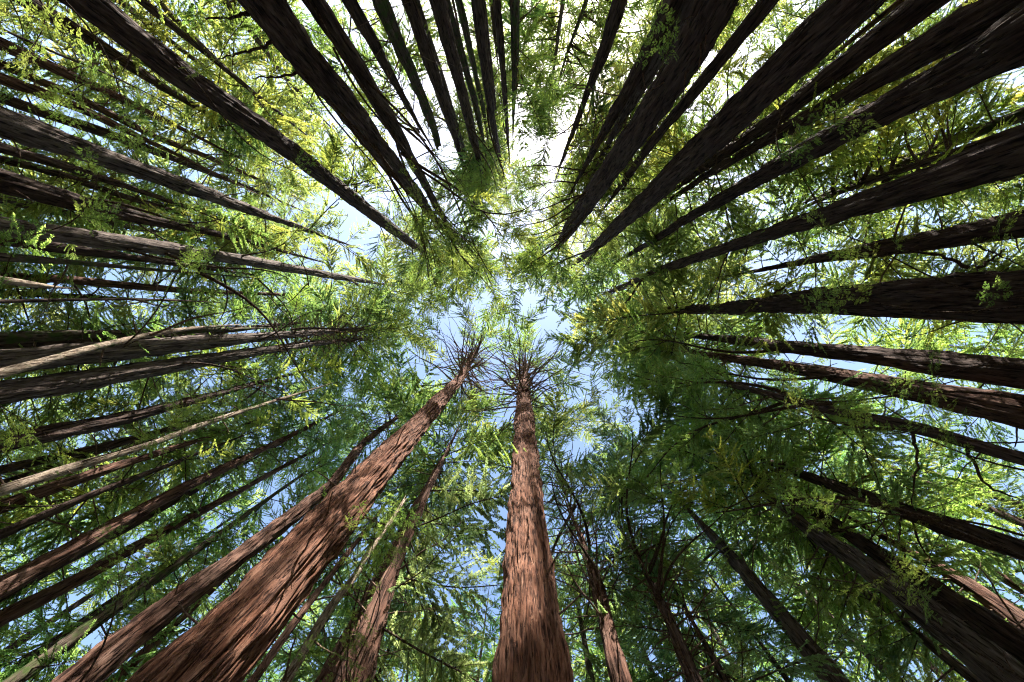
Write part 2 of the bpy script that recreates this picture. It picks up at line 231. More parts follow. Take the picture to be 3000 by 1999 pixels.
BOUGHS = [
 ('A67', -2.45, -2.98, 24.0, 9, 4.2, (1.1, 1.05, 0.75), 0),
 ('A67', -5.07, -2.20, 26.0, 7, 4.0, (1.0, 1.0, 0.8), 0),
 ('A66', -0.34, -4.98, 30.0, 8, 4.4, (1.05, 1.05, 0.8), 0),
 ('A66', -3.42, -7.89, 26.0, 7, 3.6, (1.05, 1.05, 0.8), 0),
 ('A48', 3.10, -4.29, 34.0, 9, 4.6, (1.0, 1.05, 0.8), 0),
 ('A46', 5.46, -3.26, 38.0, 9, 5.0, (0.95, 1.0, 0.9), 0),
 ('A42', 8.70, -0.95, 40.0, 9, 5.0, (0.9, 1.0, 0.9), 0),
 ('A37', 5.79, 2.84, 22.0, 3, 4.2, (0.8, 0.95, 0.8), 0),
 ('A37', 6.88, 4.80, 20.0, 3, 4.0, (0.8, 0.95, 0.8), 0),
 ('A38', 9.03, 3.11, 24.0, 3, 4.2, (0.85, 1.0, 0.8), 0),
 ('A39', 7.72, 2.39, 30.0, 3, 4.6, (0.85, 1.0, 0.9), 0),
 ('A37', 6.58, 8.56, 22.0, 3, 4.0, (0.85, 1.0, 0.9), 0),
 ('A36', 7.38, 6.85, 16.0, 8, 3.2, (1.1, 1.05, 0.7), 0),
 ('A28', -5.23, 9.76, 26.0, 7, 3.4, (1.1, 1.0, 0.7), 0),
 ('A28', -5.57, 11.01, 22.0, 8, 3.2, (0.9, 1.0, 0.8), 0),
 ('A28b', -4.42, 8.61, 14.0, 7, 2.4, (1.0, 1.0, 0.8), 0),
 ('A2', -12.51, -10.42, 30.0, 8, 4.0, (1.05, 1.05, 0.8), 0),
 ('A8', -14.86, -4.93, 22.0, 7, 3.2, (1.05, 1.05, 0.8), 0),
 ('A9', -15.11, -6.24, 30.0, 6, 3.6, (0.9, 1.0, 0.9), 0),
 ('A18', -13.09, 4.16, 18.0, 5, 1.6, (1.4, 1.15, 0.5), 0),
 ('A14', -15.06, -3.53, 46.0, 8, 5.0, (1.0, 1.0, 0.9), 0),
 ('A16', -13.34, 1.96, 50.0, 8, 5.0, (1.0, 1.0, 0.9), 0),
 ('A48', 1.81, -5.66, 36.0, 8, 5.0, (1.0, 1.05, 0.8), 0),
 ('A48', 2.56, -8.20, 32.0, 8, 4.2, (1.05, 1.05, 0.8), 0),
 ('A46', 0.83, -2.75, 42.0, 6, 5.0, (1.0, 1.05, 0.8), 0),
 ('A66', -2.82, -1.52, 44.0, 5, 5.0, (1.0, 1.05, 0.8), 0),
 ('A57', -1.29, -10.38, 40.0, 6, 4.6, (1.05, 1.05, 0.8), 0),
 ('A51', 3.82, -13.23, 38.0, 6, 4.4, (1.05, 1.05, 0.8), 0),
 ('A8', -19.26, -4.33, 49.7, 4, 5.0, (1.02, 0.96, 0.88), 0),
 ('A9', -15.10, -2.52, 39.1, 4, 4.3, (0.97, 0.9, 0.93), 0),
 ('A16', -19.91, 0.22, 51.9, 4, 4.5, (0.92, 1.0, 0.94), 0),
 ('A2', -15.97, -14.47, 54.0, 4, 4.3, (0.92, 1.0, 0.95), 0),
 ('A2', -16.90, -11.18, 51.6, 4, 4.9, (0.86, 1.09, 0.83), 0),
 ('A2', -17.05, -8.77, 53.6, 4, 4.3, (1.03, 1.01, 0.87), 0),
 ('A2', -12.45, -4.83, 39.3, 4, 4.1, (0.99, 1.1, 0.84), 0),
 ('A9', -15.73, -1.12, 47.1, 4, 4.4, (0.9, 1.02, 0.96), 0),
 ('A14', -12.17, 0.38, 38.9, 4, 5.0, (0.86, 1.0, 0.96), 0),
 ('A16', -18.09, 4.72, 54.1, 4, 4.6, (1.0, 0.92, 0.89), 0),
 ('A24', -14.28, 6.63, 43.0, 4, 4.4, (1.04, 1.07, 0.99), 0),
 ('A66', -10.46, -12.51, 43.8, 4, 4.0, (0.91, 1.06, 0.97), 0),
 ('A2', -13.03, -10.98, 51.2, 4, 4.7, (0.98, 1.05, 0.88), 0),
 ('A2', -10.99, -8.25, 46.3, 4, 4.8, (0.99, 0.96, 0.98), 0),
 ('A67', -9.16, -3.94, 38.2, 4, 4.5, (0.9, 1.03, 0.89), 0),
 ('A2', -12.13, -2.08, 51.6, 4, 4.3, (0.98, 1.05, 0.96), 0),
 ('A14', -13.71, 1.61, 52.8, 4, 4.7, (1.04, 1.09, 0.9), 0),
 ('A16', -13.12, 3.08, 52.2, 4, 5.0, (0.95, 1.04, 0.94), 0),
 ('A28', -11.86, 10.07, 49.3, 4, 4.4, (0.97, 1.05, 0.92), 0),
 ('A24', -9.87, 9.68, 40.7, 4, 4.4, (0.98, 0.94, 0.93), 0),
 ('A67', -7.98, -12.38, 41.3, 4, 4.0, (0.94, 0.98, 0.92), 0),
 ('A66', -9.74, -12.84, 53.4, 4, 3.9, (0.93, 0.96, 0.88), 0),
 ('A67', -9.12, -6.73, 44.4, 4, 4.0, (0.97, 0.92, 0.91), 0),
 ('A2', -10.68, -5.67, 54.3, 4, 4.9, (0.93, 1.06, 0.93), 0),
 ('A67', -9.38, -3.12, 48.1, 4, 4.6, (1.04, 1.09, 0.92), 0),
 ('A25', -7.43, 1.24, 38.0, 4, 4.0, (0.96, 1.02, 0.84), 0),
 ('A24', -11.24, 10.37, 54.5, 4, 4.3, (1.04, 1.08, 0.92), 0),
 ('A57', -5.77, -16.33, 46.1, 4, 4.1, (0.97, 0.99, 0.86), 0),
 ('A66', -4.25, -10.26, 38.2, 4, 4.5, (0.91, 1.09, 0.95), 0),
 ('A67', -5.58, -9.62, 40.6, 4, 5.0, (0.91, 1.02, 0.9), 0),
 ('A66', -6.06, -8.26, 50.6, 4, 4.0, (1.0, 0.96, 0.91), 0),
 ('A67', -6.34, -5.52, 47.0, 4, 4.4, (0.92, 1.05, 0.92), 0),
 ('A67', -6.85, -2.71, 45.7, 4, 5.0, (1.02, 1.01, 0.81), 0),
 ('A25', -5.46, 0.48, 47.8, 4, 4.7, (0.98, 1.0, 0.97), 0),
 ('A25', -5.43, 8.40, 39.1, 4, 4.9, (0.99, 0.99, 0.86), 0),
 ('A25', -4.67, 11.39, 40.4, 4, 4.5, (0.96, 1.0, 0.87), 0),
 ('A57', -4.03, -17.00, 51.5, 4, 4.7, (0.86, 1.04, 0.99), 0),
 ('A60', -1.60, -10.64, 38.8, 4, 4.9, (0.9, 1.03, 0.98), 0),
 ('A67', -2.37, -10.45, 43.0, 4, 5.0, (0.88, 1.02, 0.88), 0),
 ('A67', -3.16, -6.22, 38.7, 4, 4.0, (0.93, 0.91, 0.82), 0),
 ('A67', -3.32, -5.10, 52.9, 4, 4.1, (0.94, 0.96, 0.92), 0),
 ('A25', -2.96, -1.15, 44.4, 4, 4.0, (0.99, 0.93, 0.92), 0),
 ('A25', -3.15, 1.60, 47.4, 4, 4.6, (0.91, 1.01, 0.86), 0),
 ('A25', -3.01, 8.63, 41.0, 4, 4.7, (0.98, 0.92, 0.93), 0),
 ('A25', -4.23, 11.72, 48.1, 4, 4.2, (1.02, 1.0, 0.87), 0),
 ('A28', -2.67, 15.23, 50.3, 4, 4.0, (0.88, 1.09, 0.93), 0),
 ('A57', 0.89, -17.51, 52.0, 4, 4.1, (0.97, 0.97, 0.85), 0),
 ('A60', -0.59, -12.27, 43.9, 4, 4.4, (0.88, 1.07, 0.93), 0),
 ('A51', 0.49, -12.09, 52.5, 4, 4.5, (0.97, 1.01, 0.94), 0),
 ('A48', -0.40, -7.13, 38.6, 4, 4.1, (0.86, 1.08, 0.9), 0),
 ('A48', 0.33, -6.04, 46.0, 4, 4.9, (0.97, 0.99, 0.89), 0),
 ('A48', -1.01, -2.59, 40.7, 4, 4.3, (0.93, 1.08, 0.84), 0),
 ('A29', -0.71, 0.11, 40.7, 4, 4.2, (0.9, 1.0, 0.82), 0),
 ('A30', 0.83, 12.01, 49.4, 4, 4.2, (0.98, 1.05, 0.84), 0),
 ('A30', -0.85, 12.58, 41.9, 4, 4.0, (0.93, 1.09, 0.88), 0),
 ('A51', 2.21, -16.74, 50.2, 4, 4.1, (0.9, 1.03, 0.98), 0),
 ('A57', 3.36, -15.81, 54.6, 4, 3.9, (0.87, 1.06, 0.88), 0),
 ('A51', 1.81, -12.35, 54.8, 4, 4.5, (0.92, 0.92, 0.82), 0),
 ('A46', 4.01, -9.06, 53.9, 4, 4.0, (0.9, 0.91, 0.88), 0),
 ('A48', 1.52, -5.34, 44.9, 4, 4.3, (0.86, 0.91, 0.98), 0),
 ('A48', 1.78, -2.09, 44.8, 4, 4.5, (0.87, 0.96, 0.83), 0),
 ('A29', 2.79, 1.65, 48.2, 4, 4.9, (0.9, 0.9, 0.91), 0),
 ('A30', 2.92, 9.47, 43.2, 4, 4.4, (1.01, 0.94, 0.83), 0),
 ('A29', 2.43, 12.37, 51.1, 4, 4.9, (0.91, 0.93, 0.82), 0),
 ('A29', 2.00, 13.76, 45.3, 4, 4.6, (0.9, 0.91, 0.94), 0),
 ('A48', 4.07, -13.75, 39.7, 4, 4.4, (0.91, 1.05, 0.91), 0),
 ('A51', 6.79, -14.16, 50.9, 4, 4.6, (0.94, 1.06, 0.93), 0),
 ('A48', 6.83, -10.76, 49.9, 4, 4.2, (1.01, 0.98, 0.83), 0),
 ('A46', 3.98, -7.73, 42.5, 4, 4.7, (0.91, 0.91, 0.95), 0),
 ('A48', 4.56, -5.01, 38.9, 4, 4.1, (0.92, 1.07, 0.98), 0),
 ('A46', 5.49, -2.71, 45.3, 4, 4.3, (0.92, 0.9, 0.92), 0),
 ('A29', 3.96, 3.11, 40.9, 4, 4.7, (0.94, 1.09, 0.95), 0),
 ('A30', 6.29, 8.92, 45.4, 4, 4.4, (1.0, 1.09, 0.91), 0),
 ('A30', 5.61, 10.53, 39.8, 4, 4.8, (0.93, 0.91, 0.99), 0),
 ('A47', 7.75, -14.20, 47.6, 4, 4.3, (1.0, 0.95, 0.87), 0),
 ('A46', 8.53, -10.65, 52.3, 4, 4.9, (0.97, 0.98, 0.84), 0),
 ('A48', 7.33, -6.41, 38.6, 4, 4.1, (0.87, 1.04, 0.97), 0),
 ('A46', 7.01, -4.03, 43.5, 4, 4.7, (1.02, 1.02, 0.95), 0),
 ('A46', 7.96, -3.29, 46.7, 4, 4.6, (0.89, 0.98, 0.87), 0),
 ('A42', 6.86, 0.20, 44.5, 4, 4.5, (0.99, 0.98, 0.99), 0),
 ('A38', 9.67, 4.77, 49.8, 4, 4.7, (0.96, 1.06, 0.88), 0),
 ('A29', 8.61, 6.82, 46.9, 4, 4.2, (0.87, 0.92, 0.87), 0),
 ('A32', 9.25, 10.64, 50.1, 4, 4.3, (1.03, 0.95, 0.94), 0),
 ('A30', 7.90, 13.57, 49.4, 4, 5.0, (1.03, 1.04, 0.96), 0),
 ('A45', 11.41, -12.58, 44.7, 4, 3.9, (0.93, 0.94, 0.93), 0),
 ('A43', 12.29, -9.99, 48.4, 4, 4.4, (0.88, 1.04, 0.91), 0),
 ('A45', 13.08, -9.19, 53.1, 4, 4.2, (0.91, 0.95, 0.92), 0),
 ('A42', 12.45, -5.99, 48.8, 4, 4.8, (0.9, 0.91, 0.91), 0),
 ('A42', 12.80, -1.44, 50.4, 4, 4.4, (0.94, 1.01, 0.97), 0),
 ('A40', 11.04, 0.15, 48.3, 4, 5.0, (0.89, 0.91, 0.83), 0),
 ('A40', 9.92, 3.27, 41.1, 4, 4.1, (0.97, 1.03, 0.93), 0),
 ('A38', 11.60, 5.30, 46.2, 4, 4.9, (1.04, 0.96, 0.96), 0),
 ('A32', 10.38, 9.17, 41.9, 4, 4.7, (1.01, 1.0, 0.83), 0),
 ('A32', 8.92, 9.59, 39.6, 4, 4.1, (0.97, 0.92, 0.95), 0),
 ('A45', 11.81, -10.35, 39.8, 4, 4.0, (0.87, 0.94, 0.88), 0),
 ('A43', 14.82, -11.00, 50.6, 4, 4.0, (0.93, 1.01, 0.88), 0),
 ('A42', 12.25, -7.16, 44.4, 4, 4.7, (0.95, 1.09, 0.98), 0),
 ('A43', 13.90, -4.75, 50.3, 4, 4.3, (0.88, 1.0, 0.87), 0),
 ('A42', 13.74, -1.18, 44.5, 4, 4.2, (0.95, 1.04, 0.95), 0),
 ('A40', 13.18, 0.17, 43.7, 4, 4.9, (0.95, 0.91, 0.89), 0),
 ('A40', 11.21, 3.23, 39.2, 4, 4.2, (0.87, 1.0, 0.99), 0),
 ('A38', 16.41, 7.07, 53.9, 4, 4.0, (0.92, 1.06, 0.81), 0),
 ('A38', 11.98, 7.27, 38.3, 4, 4.2, (0.94, 0.98, 0.9), 0),
 ('A45', 17.05, -11.83, 51.2, 4, 4.4, (0.97, 1.08, 0.93), 0),
 ('A42', 13.74, -7.16, 38.4, 4, 4.8, (0.93, 1.07, 0.96), 0),
 ('A42', 20.78, -6.21, 55.0, 4, 4.8, (1.02, 0.93, 0.95), 0),
 ('A39', 19.56, -1.32, 54.9, 4, 4.2, (0.94, 0.95, 0.89), 0),
 ('A38', 13.91, 0.87, 40.1, 4, 4.1, (0.94, 0.91, 0.88), 0),
 ('A39', 15.66, 3.85, 41.3, 4, 3.9, (1.01, 1.09, 0.92), 0),
 ('A38', 18.55, 6.64, 53.6, 4, 5.0, (0.86, 0.94, 0.89), 0),
 ('A42', 17.08, -4.37, 42.5, 4, 4.5, (0.99, 0.93, 0.9), 0),
 ('A52', -4.44, -29.88, 45.4, 4, 4.8, (1.14, 1.15, 0.82), 0),
 ('A54', -3.75, -20.46, 35.2, 4, 4.2, (1.1, 1.06, 0.83), 0),
 ('A54', -3.13, -23.92, 42.8, 4, 4.7, (0.97, 1.02, 0.85), 0),
 ('A54', -3.69, -20.94, 41.3, 4, 3.8, (0.96, 1.02, 0.79), 0),
 ('A62', -2.74, -17.23, 38.4, 4, 4.6, (1.1, 1.0, 0.91), 0),
 ('A62', -3.87, -17.20, 44.1, 4, 4.0, (1.0, 1.13, 0.84), 0),
 ('A60', -2.71, -12.34, 36.2, 4, 3.8, (1.1, 1.06, 0.77), 0),
 ('A52', -2.34, -29.18, 41.9, 4, 4.7, (0.95, 1.07, 0.78), 0),
 ('A52', -1.12, -28.59, 43.8, 4, 4.0, (1.14, 0.97, 0.78), 0),
 ('A57', -0.95, -21.59, 35.1, 4, 4.2, (1.08, 1.13, 0.89), 0),
 ('A54', -2.64, -25.91, 47.5, 4, 3.9, (1.1, 1.0, 0.82), 0),
 ('A55', -2.47, -20.43, 42.3, 4, 4.7, (1.04, 0.98, 0.8), 0),
 ('A60', -1.74, -15.58, 37.3, 4, 3.8, (1.02, 0.96, 0.84), 0),
 ('A60', -1.12, -13.81, 36.8, 4, 3.9, (1.05, 1.09, 0.84), 0),
 ('A60', -1.19, -11.19, 36.3, 4, 4.0, (1.05, 1.06, 0.92), 0),
 ('A52', 0.93, -28.56, 40.7, 4, 4.6, (1.12, 1.01, 0.78), 0),
 ('A52', 0.47, -32.11, 48.2, 4, 4.0, (1.08, 1.08, 0.93), 0),
 ('A55', 0.13, -23.21, 39.4, 4, 3.9, (1.08, 1.12, 0.86), 0),
 ('A57', 0.02, -21.16, 40.1, 4, 4.4, (1.1, 1.0, 0.83), 0),
 ('A55', 0.46, -17.78, 35.0, 4, 4.5, (1.03, 1.13, 0.78), 0),
 ('A55', 0.59, -22.38, 49.1, 4, 4.6, (1.13, 1.05, 0.78), 0),
 ('A51', 0.59, -13.52, 34.4, 4, 4.4, (1.01, 0.97, 0.85), 0),
 ('A49', 1.71, -12.76, 41.5, 4, 3.9, (1.11, 0.97, 0.86), 0),
 ('A52', 2.47, -29.39, 42.7, 4, 4.2, (1.0, 1.06, 0.93), 0),
 ('A53', 3.09, -28.21, 42.2, 4, 4.8, (1.03, 1.08, 0.92), 0),
 ('A52', 2.93, -25.00, 42.5, 4, 3.9, (0.96, 1.14, 0.84), 0),
 ('A55', 3.23, -22.90, 43.2, 4, 4.3, (1.0, 1.1, 0.81), 0),
 ('A55', 3.33, -21.09, 43.7, 4, 3.9, (0.99, 1.09, 0.89), 0),
 ('A51', 2.15, -14.97, 36.1, 4, 3.9, (0.96, 1.04, 0.87), 0),
 ('A51', 4.27, -18.04, 45.2, 4, 3.9, (1.07, 1.0, 0.83), 0),
 ('A49', 2.07, -11.36, 36.0, 4, 4.6, (1.02, 1.07, 0.87), 0),
 ('A53', 6.44, -33.89, 48.7, 4, 4.1, (1.02, 1.13, 0.79), 0),
 ('A53', 6.44, -24.55, 45.7, 4, 3.7, (1.14, 1.01, 0.91), 0),
 ('A53', 6.73, -23.64, 47.4, 4, 4.5, (1.02, 1.1, 0.85), 0),
 ('A51', 6.77, -20.32, 46.7, 4, 3.9, (1.05, 0.95, 0.9), 0),
 ('A51', 5.08, -12.66, 34.7, 4, 4.3, (1.05, 0.97, 0.8), 0),
 ('A48', 5.93, -11.73, 37.8, 4, 4.7, (1.08, 1.03, 0.87), 0),
 ('A53', 5.93, -24.27, 34.2, 4, 4.5, (1.07, 1.1, 0.85), 0),
 ('A53', 8.50, -30.41, 45.8, 4, 4.2, (1.07, 1.1, 0.84), 0),
 ('A53', 7.49, -23.55, 38.2, 4, 4.7, (0.98, 0.96, 0.77), 0),
 ('A53', 8.32, -23.28, 41.3, 4, 4.2, (1.11, 1.05, 0.85), 0),
 ('A53', 7.86, -22.29, 46.3, 4, 4.4, (1.12, 1.07, 0.89), 0),
 ('A51', 7.05, -14.71, 34.3, 4, 4.7, (1.15, 0.99, 0.78), 0),
 ('A51', 7.35, -15.95, 39.9, 4, 3.8, (0.99, 0.95, 0.84), 0),
 ('A47', 7.38, -12.72, 40.2, 4, 3.9, (1.15, 1.13, 0.88), 0),
 ('A53', 9.48, -29.27, 41.2, 4, 4.2, (0.95, 1.04, 0.9), 0),
 ('A53', 11.38, -28.74, 44.9, 4, 4.6, (1.13, 1.14, 0.9), 0),
 ('A53', 10.76, -26.48, 44.5, 4, 4.7, (1.09, 1.04, 0.8), 0),
 ('A53', 10.71, -25.08, 44.9, 4, 4.6, (0.99, 1.06, 0.91), 0),
 ('A53', 10.52, -22.30, 43.7, 4, 4.1, (0.98, 1.01, 0.77), 0),
 ('A51', 8.21, -15.62, 35.7, 4, 3.7, (1.06, 1.15, 0.91), 0),
 ('A49', 8.44, -12.73, 35.3, 4, 3.9, (0.95, 0.96, 0.87), 0),
 ('A47', 12.30, -15.42, 46.9, 4, 4.2, (1.14, 1.07, 0.86), 0),
 ('A53', 11.63, -29.08, 41.0, 4, 4.6, (0.99, 1.01, 0.9), 0),
 ('A53', 10.47, -24.32, 37.5, 4, 4.5, (1.07, 0.96, 0.89), 0),
 ('A53', 14.20, -29.10, 47.7, 4, 4.6, (1.01, 1.09, 0.79), 0),
 ('A53', 13.40, -25.00, 44.3, 4, 4.7, (1.08, 0.95, 0.85), 0),
 ('A51', 10.91, -17.88, 36.4, 4, 4.0, (1.04, 0.96, 0.88), 0),
 ('A47', 10.29, -15.70, 35.5, 4, 4.1, (1.14, 1.01, 0.78), 0),
 ('A47', 10.50, -12.73, 35.4, 4, 4.1, (0.99, 1.09, 0.84), 0),
 ('A47', 11.30, -12.15, 39.2, 4, 4.5, (1.04, 1.13, 0.77), 0),
 ('A53', 12.99, -27.20, 38.2, 4, 4.6, (1.05, 1.02, 0.85), 0),
 ('A53', 15.25, -26.74, 41.2, 4, 4.5, (1.07, 1.03, 0.84), 0),
 ('A53', 15.25, -24.09, 43.7, 4, 4.4, (0.98, 1.04, 0.89), 0),
 ('A47', 13.25, -15.95, 35.3, 4, 4.4, (1.0, 1.08, 0.77), 0),
 ('A47', 14.10, -15.54, 39.3, 4, 4.5, (1.05, 1.12, 0.91), 0),
 ('A47', 13.52, -11.38, 36.8, 4, 4.3, (1.01, 1.08, 0.78), 0),
 ('A65', -14.84, -16.96, 35.5, 3, 4.5, (1.15, 0.97, 0.84), 0),
 ('A2', -14.49, -15.12, 33.9, 3, 3.8, (1.03, 1.14, 0.78), 0),
 ('A2', -16.29, -14.07, 36.1, 3, 4.2, (1.04, 1.01, 0.73), 0),
 ('A2', -14.26, -11.19, 33.4, 3, 4.1, (1.07, 1.05, 0.86), 0),
 ('A2', -14.96, -10.36, 34.7, 3, 4.2, (0.98, 1.14, 0.73), 0),
 ('A65', -14.31, -20.80, 37.4, 3, 3.6, (0.99, 1.15, 0.85), 0),
 ('A65', -11.95, -15.04, 30.5, 3, 3.7, (0.99, 1.15, 0.77), 0),
 ('A65', -12.40, -14.51, 31.5, 3, 4.6, (1.1, 1.14, 0.85), 0),
 ('A2', -12.06, -13.01, 32.4, 3, 3.9, (0.96, 0.98, 0.84), 0),
 ('A2', -13.27, -12.40, 34.3, 3, 4.5, (1.12, 1.1, 0.84), 0),
 ('A66', -13.15, -10.17, 35.4, 3, 4.2, (1.0, 0.95, 0.76), 0),
 ('A65', -10.24, -17.35, 31.1, 3, 3.8, (1.02, 1.15, 0.8), 0),
 ('A65', -12.18, -18.65, 38.3, 3, 3.9, (1.03, 1.01, 0.82), 0),
 ('A65', -10.81, -14.74, 34.1, 3, 3.7, (0.95, 1.07, 0.76), 0),
 ('A65', -11.72, -13.29, 33.2, 3, 3.8, (1.08, 1.07, 0.77), 0),
 ('A65', -14.03, -15.31, 42.9, 3, 3.7, (1.07, 1.09, 0.84), 0),
 ('A66', -13.12, -10.69, 38.8, 3, 4.3, (0.96, 0.98, 0.79), 0),
 ('A62', -11.16, -22.81, 40.4, 3, 3.9, (1.04, 1.05, 0.85), 0),
 ('A65', -11.06, -19.02, 38.5, 3, 4.3, (1.01, 1.0, 0.8), 0),
 ('A64', -8.72, -13.89, 31.9, 3, 4.0, (1.06, 0.99, 0.74), 0),
 ('A64', -9.69, -15.29, 37.0, 3, 3.9, (0.95, 1.0, 0.75), 0),
 ('A2', -8.83, -10.03, 31.1, 3, 3.9, (1.09, 1.08, 0.72), 0),
 ('A2', -12.58, -12.81, 42.5, 3, 4.0, (1.0, 1.05, 0.8), 0),
 ('A62', -9.65, -21.70, 40.1, 3, 4.1, (1.06, 1.11, 0.87), 0),
 ('A62', -8.19, -19.05, 37.1, 3, 4.3, (1.01, 1.09, 0.78), 0),
 ('A62', -8.76, -17.37, 39.4, 3, 4.5, (1.09, 1.09, 0.83), 0),
 ('A64', -9.26, -15.07, 38.7, 3, 3.6, (1.1, 0.99, 0.8), 0),
 ('A65', -9.30, -13.60, 40.7, 3, 4.1, (1.14, 1.04, 0.81), 0),
 ('A67', -8.34, -11.92, 40.0, 3, 4.6, (0.96, 1.11, 0.82), 0),
 ('A47', 8.81, -18.62, 32.6, 3, 4.1, (1.15, 1.11, 0.85), 0),
 ('A47', 9.90, -19.24, 36.8, 3, 4.3, (1.1, 1.02, 0.84), 0),
 ('A47', 9.54, -15.01, 32.9, 3, 4.3, (1.09, 1.15, 0.8), 0),
 ('A47', 9.20, -12.79, 31.9, 3, 3.4, (1.15, 1.01, 0.8), 0),
 ('A45', 11.75, -20.53, 35.4, 3, 3.6, (1.09, 1.06, 0.86), 0),
 ('A47', 9.33, -14.33, 27.6, 3, 3.8, (0.95, 0.97, 0.74), 0),
 ('A45', 12.56, -16.88, 37.2, 3, 3.8, (1.0, 1.01, 0.82), 0),
 ('A47', 10.74, -13.29, 31.3, 3, 3.7, (0.98, 1.11, 0.74), 0),
 ('A45', 12.37, -19.26, 31.6, 3, 4.3, (1.01, 1.14, 0.73), 0),
 ('A47', 9.75, -13.50, 24.0, 3, 3.7, (1.15, 1.1, 0.84), 0),
 ('A45', 11.53, -15.06, 28.3, 3, 3.9, (1.14, 1.14, 0.74), 0),
 ('A45', 11.80, -12.88, 28.3, 3, 3.5, (1.03, 1.05, 0.79), 0),
 ('A45', 12.00, -11.87, 30.7, 3, 3.7, (1.11, 1.0, 0.79), 0),
 ('A45', 15.27, -18.99, 33.4, 3, 4.1, (1.05, 1.02, 0.74), 0),
 ('A45', 12.74, -15.69, 29.7, 3, 3.4, (1.09, 1.02, 0.76), 0),
 ('A45', 11.89, -12.31, 26.9, 3, 4.3, (1.05, 0.96, 0.73), 0),
 ('A43', 13.19, -11.25, 28.1, 3, 4.1, (0.95, 1.13, 0.87), 0),
 ('A45', 15.22, -19.07, 30.0, 3, 4.2, (1.07, 0.99, 0.76), 0),
 ('A45', 12.76, -14.87, 26.5, 3, 3.8, (1.13, 1.13, 0.8), 0),
 ('A45', 19.49, -19.88, 37.3, 3, 4.3, (1.05, 1.13, 0.77), 0),
 ('A45', 19.72, -17.41, 36.9, 3, 4.2, (1.14, 1.1, 0.73), 0),
 ('A45', 18.55, -14.79, 36.7, 3, 4.1, (0.95, 1.02, 0.78), 0),
 ('A45', 16.93, -19.68, 31.2, 3, 3.8, (1.0, 1.03, 0.87), 0),
 ('A44', 13.54, -12.43, 25.3, 3, 3.6, (1.1, 1.1, 0.82), 0),
 ('A45', 16.85, -13.47, 30.0, 3, 3.6, (0.99, 0.97, 0.73), 0),
 ('A45', 16.87, -11.10, 28.9, 3, 3.8, (1.0, 1.11, 0.8), 0),
 ('A45', 15.96, -15.24, 27.1, 3, 4.0, (1.02, 1.01, 0.77), 0),
 ('A45', 19.12, -15.78, 30.8, 3, 4.1, (1.04, 1.14, 0.79), 0),
 ('A45', 20.72, -14.44, 32.7, 3, 4.0, (1.11, 1.09, 0.75), 0),
 ('A43', 14.75, -10.05, 24.3, 3, 4.1, (1.01, 1.0, 0.72), 0),
 ('A44', 13.91, -13.46, 23.6, 3, 3.6, (1.09, 1.14, 0.78), 0),
 ('A43', 13.12, -10.62, 21.8, 3, 3.8, (1.08, 1.01, 0.81), 0),
 ('A43', 13.32, -9.30, 21.4, 3, 4.0, (1.01, 1.07, 0.79), 0),
 ('A43', 14.30, -9.21, 23.3, 3, 4.2, (1.08, 1.04, 0.76), 0),
 ('A42', 13.06, -6.76, 20.8, 3, 3.3, (1.07, 1.07, 0.82), 0),
 ('A42b', 20.90, -16.99, 29.9, 3, 3.7, (1.03, 1.04, 0.73), 0),
 ('A43', 14.72, -10.73, 21.2, 3, 4.1, (1.06, 1.1, 0.76), 0),
 ('A43', 14.54, -9.32, 21.1, 3, 3.4, (1.1, 1.02, 0.69), 0),
 ('A42b', 19.82, -10.31, 27.6, 3, 3.6, (0.97, 1.1, 0.71), 0),
 ('A44', 15.98, -6.92, 22.7, 3, 3.2, (1.07, 1.11, 0.76), 0),
 ('A42b', 21.33, -16.32, 27.3, 3, 3.6, (1.07, 1.01, 0.71), 0),
 ('A42b', 22.27, -14.97, 29.1, 3, 3.8, (1.05, 1.08, 0.77), 0),
 ('A42b', 20.30, -12.45, 26.8, 3, 3.6, (0.95, 0.98, 0.73), 0),
 ('A44', 19.25, -9.34, 24.9, 3, 4.0, (1.01, 1.02, 0.79), 0),
 ('A42b', 22.62, -9.35, 28.9, 3, 3.3, (1.06, 1.13, 0.81), 0),
 ('A42b', 20.35, -14.30, 25.3, 3, 4.1, (1.01, 1.08, 0.77), 0),
 ('A42b', 20.19, -12.46, 23.9, 3, 3.3, (1.09, 0.96, 0.8), 0),
 ('A42b', 24.03, -13.88, 29.5, 3, 3.7, (1.1, 1.02, 0.71), 0),
 ('A42b', 17.90, -7.76, 21.9, 3, 4.1, (1.13, 1.09, 0.71), 0),
 ('A42b', 22.04, -7.65, 25.9, 3, 3.4, (1.07, 1.15, 0.76), 0),
 ('A42b', 22.83, -15.69, 26.3, 3, 3.3, (0.95, 1.02, 0.71), 0),
 ('A42b', 22.74, -13.75, 25.6, 3, 3.9, (1.01, 1.07, 0.75), 0),
 ('A42b', 24.06, -11.77, 26.4, 3, 3.8, (1.12, 0.97, 0.69), 0),
 ('A41', 18.13, -7.20, 20.1, 3, 4.1, (1.07, 1.12, 0.78), 0),
 ('A42b', 24.87, -9.37, 27.6, 3, 3.9, (1.04, 1.0, 0.73), 0),
 ('A42b', 21.33, -12.70, 22.1, 3, 4.2, (1.15, 0.98, 0.7), 0),
 ('A42b', 23.91, -12.84, 24.7, 3, 3.9, (1.0, 1.07, 0.71), 0),
 ('A42b', 22.90, -10.80, 24.3, 3, 4.1, (0.98, 1.14, 0.71), 0),
 ('A42b', 21.99, -9.29, 23.2, 3, 4.2, (1.02, 1.12, 0.82), 0),
 ('A42b', 23.75, -8.07, 24.3, 3, 3.4, (1.0, 1.02, 0.7), 0),
 ('A42b', 23.37, -13.12, 22.9, 3, 3.5, (0.97, 0.97, 0.74), 0),
 ('A42b', 22.37, -11.46, 22.6, 3, 4.0, (1.0, 1.12, 0.82), 0),
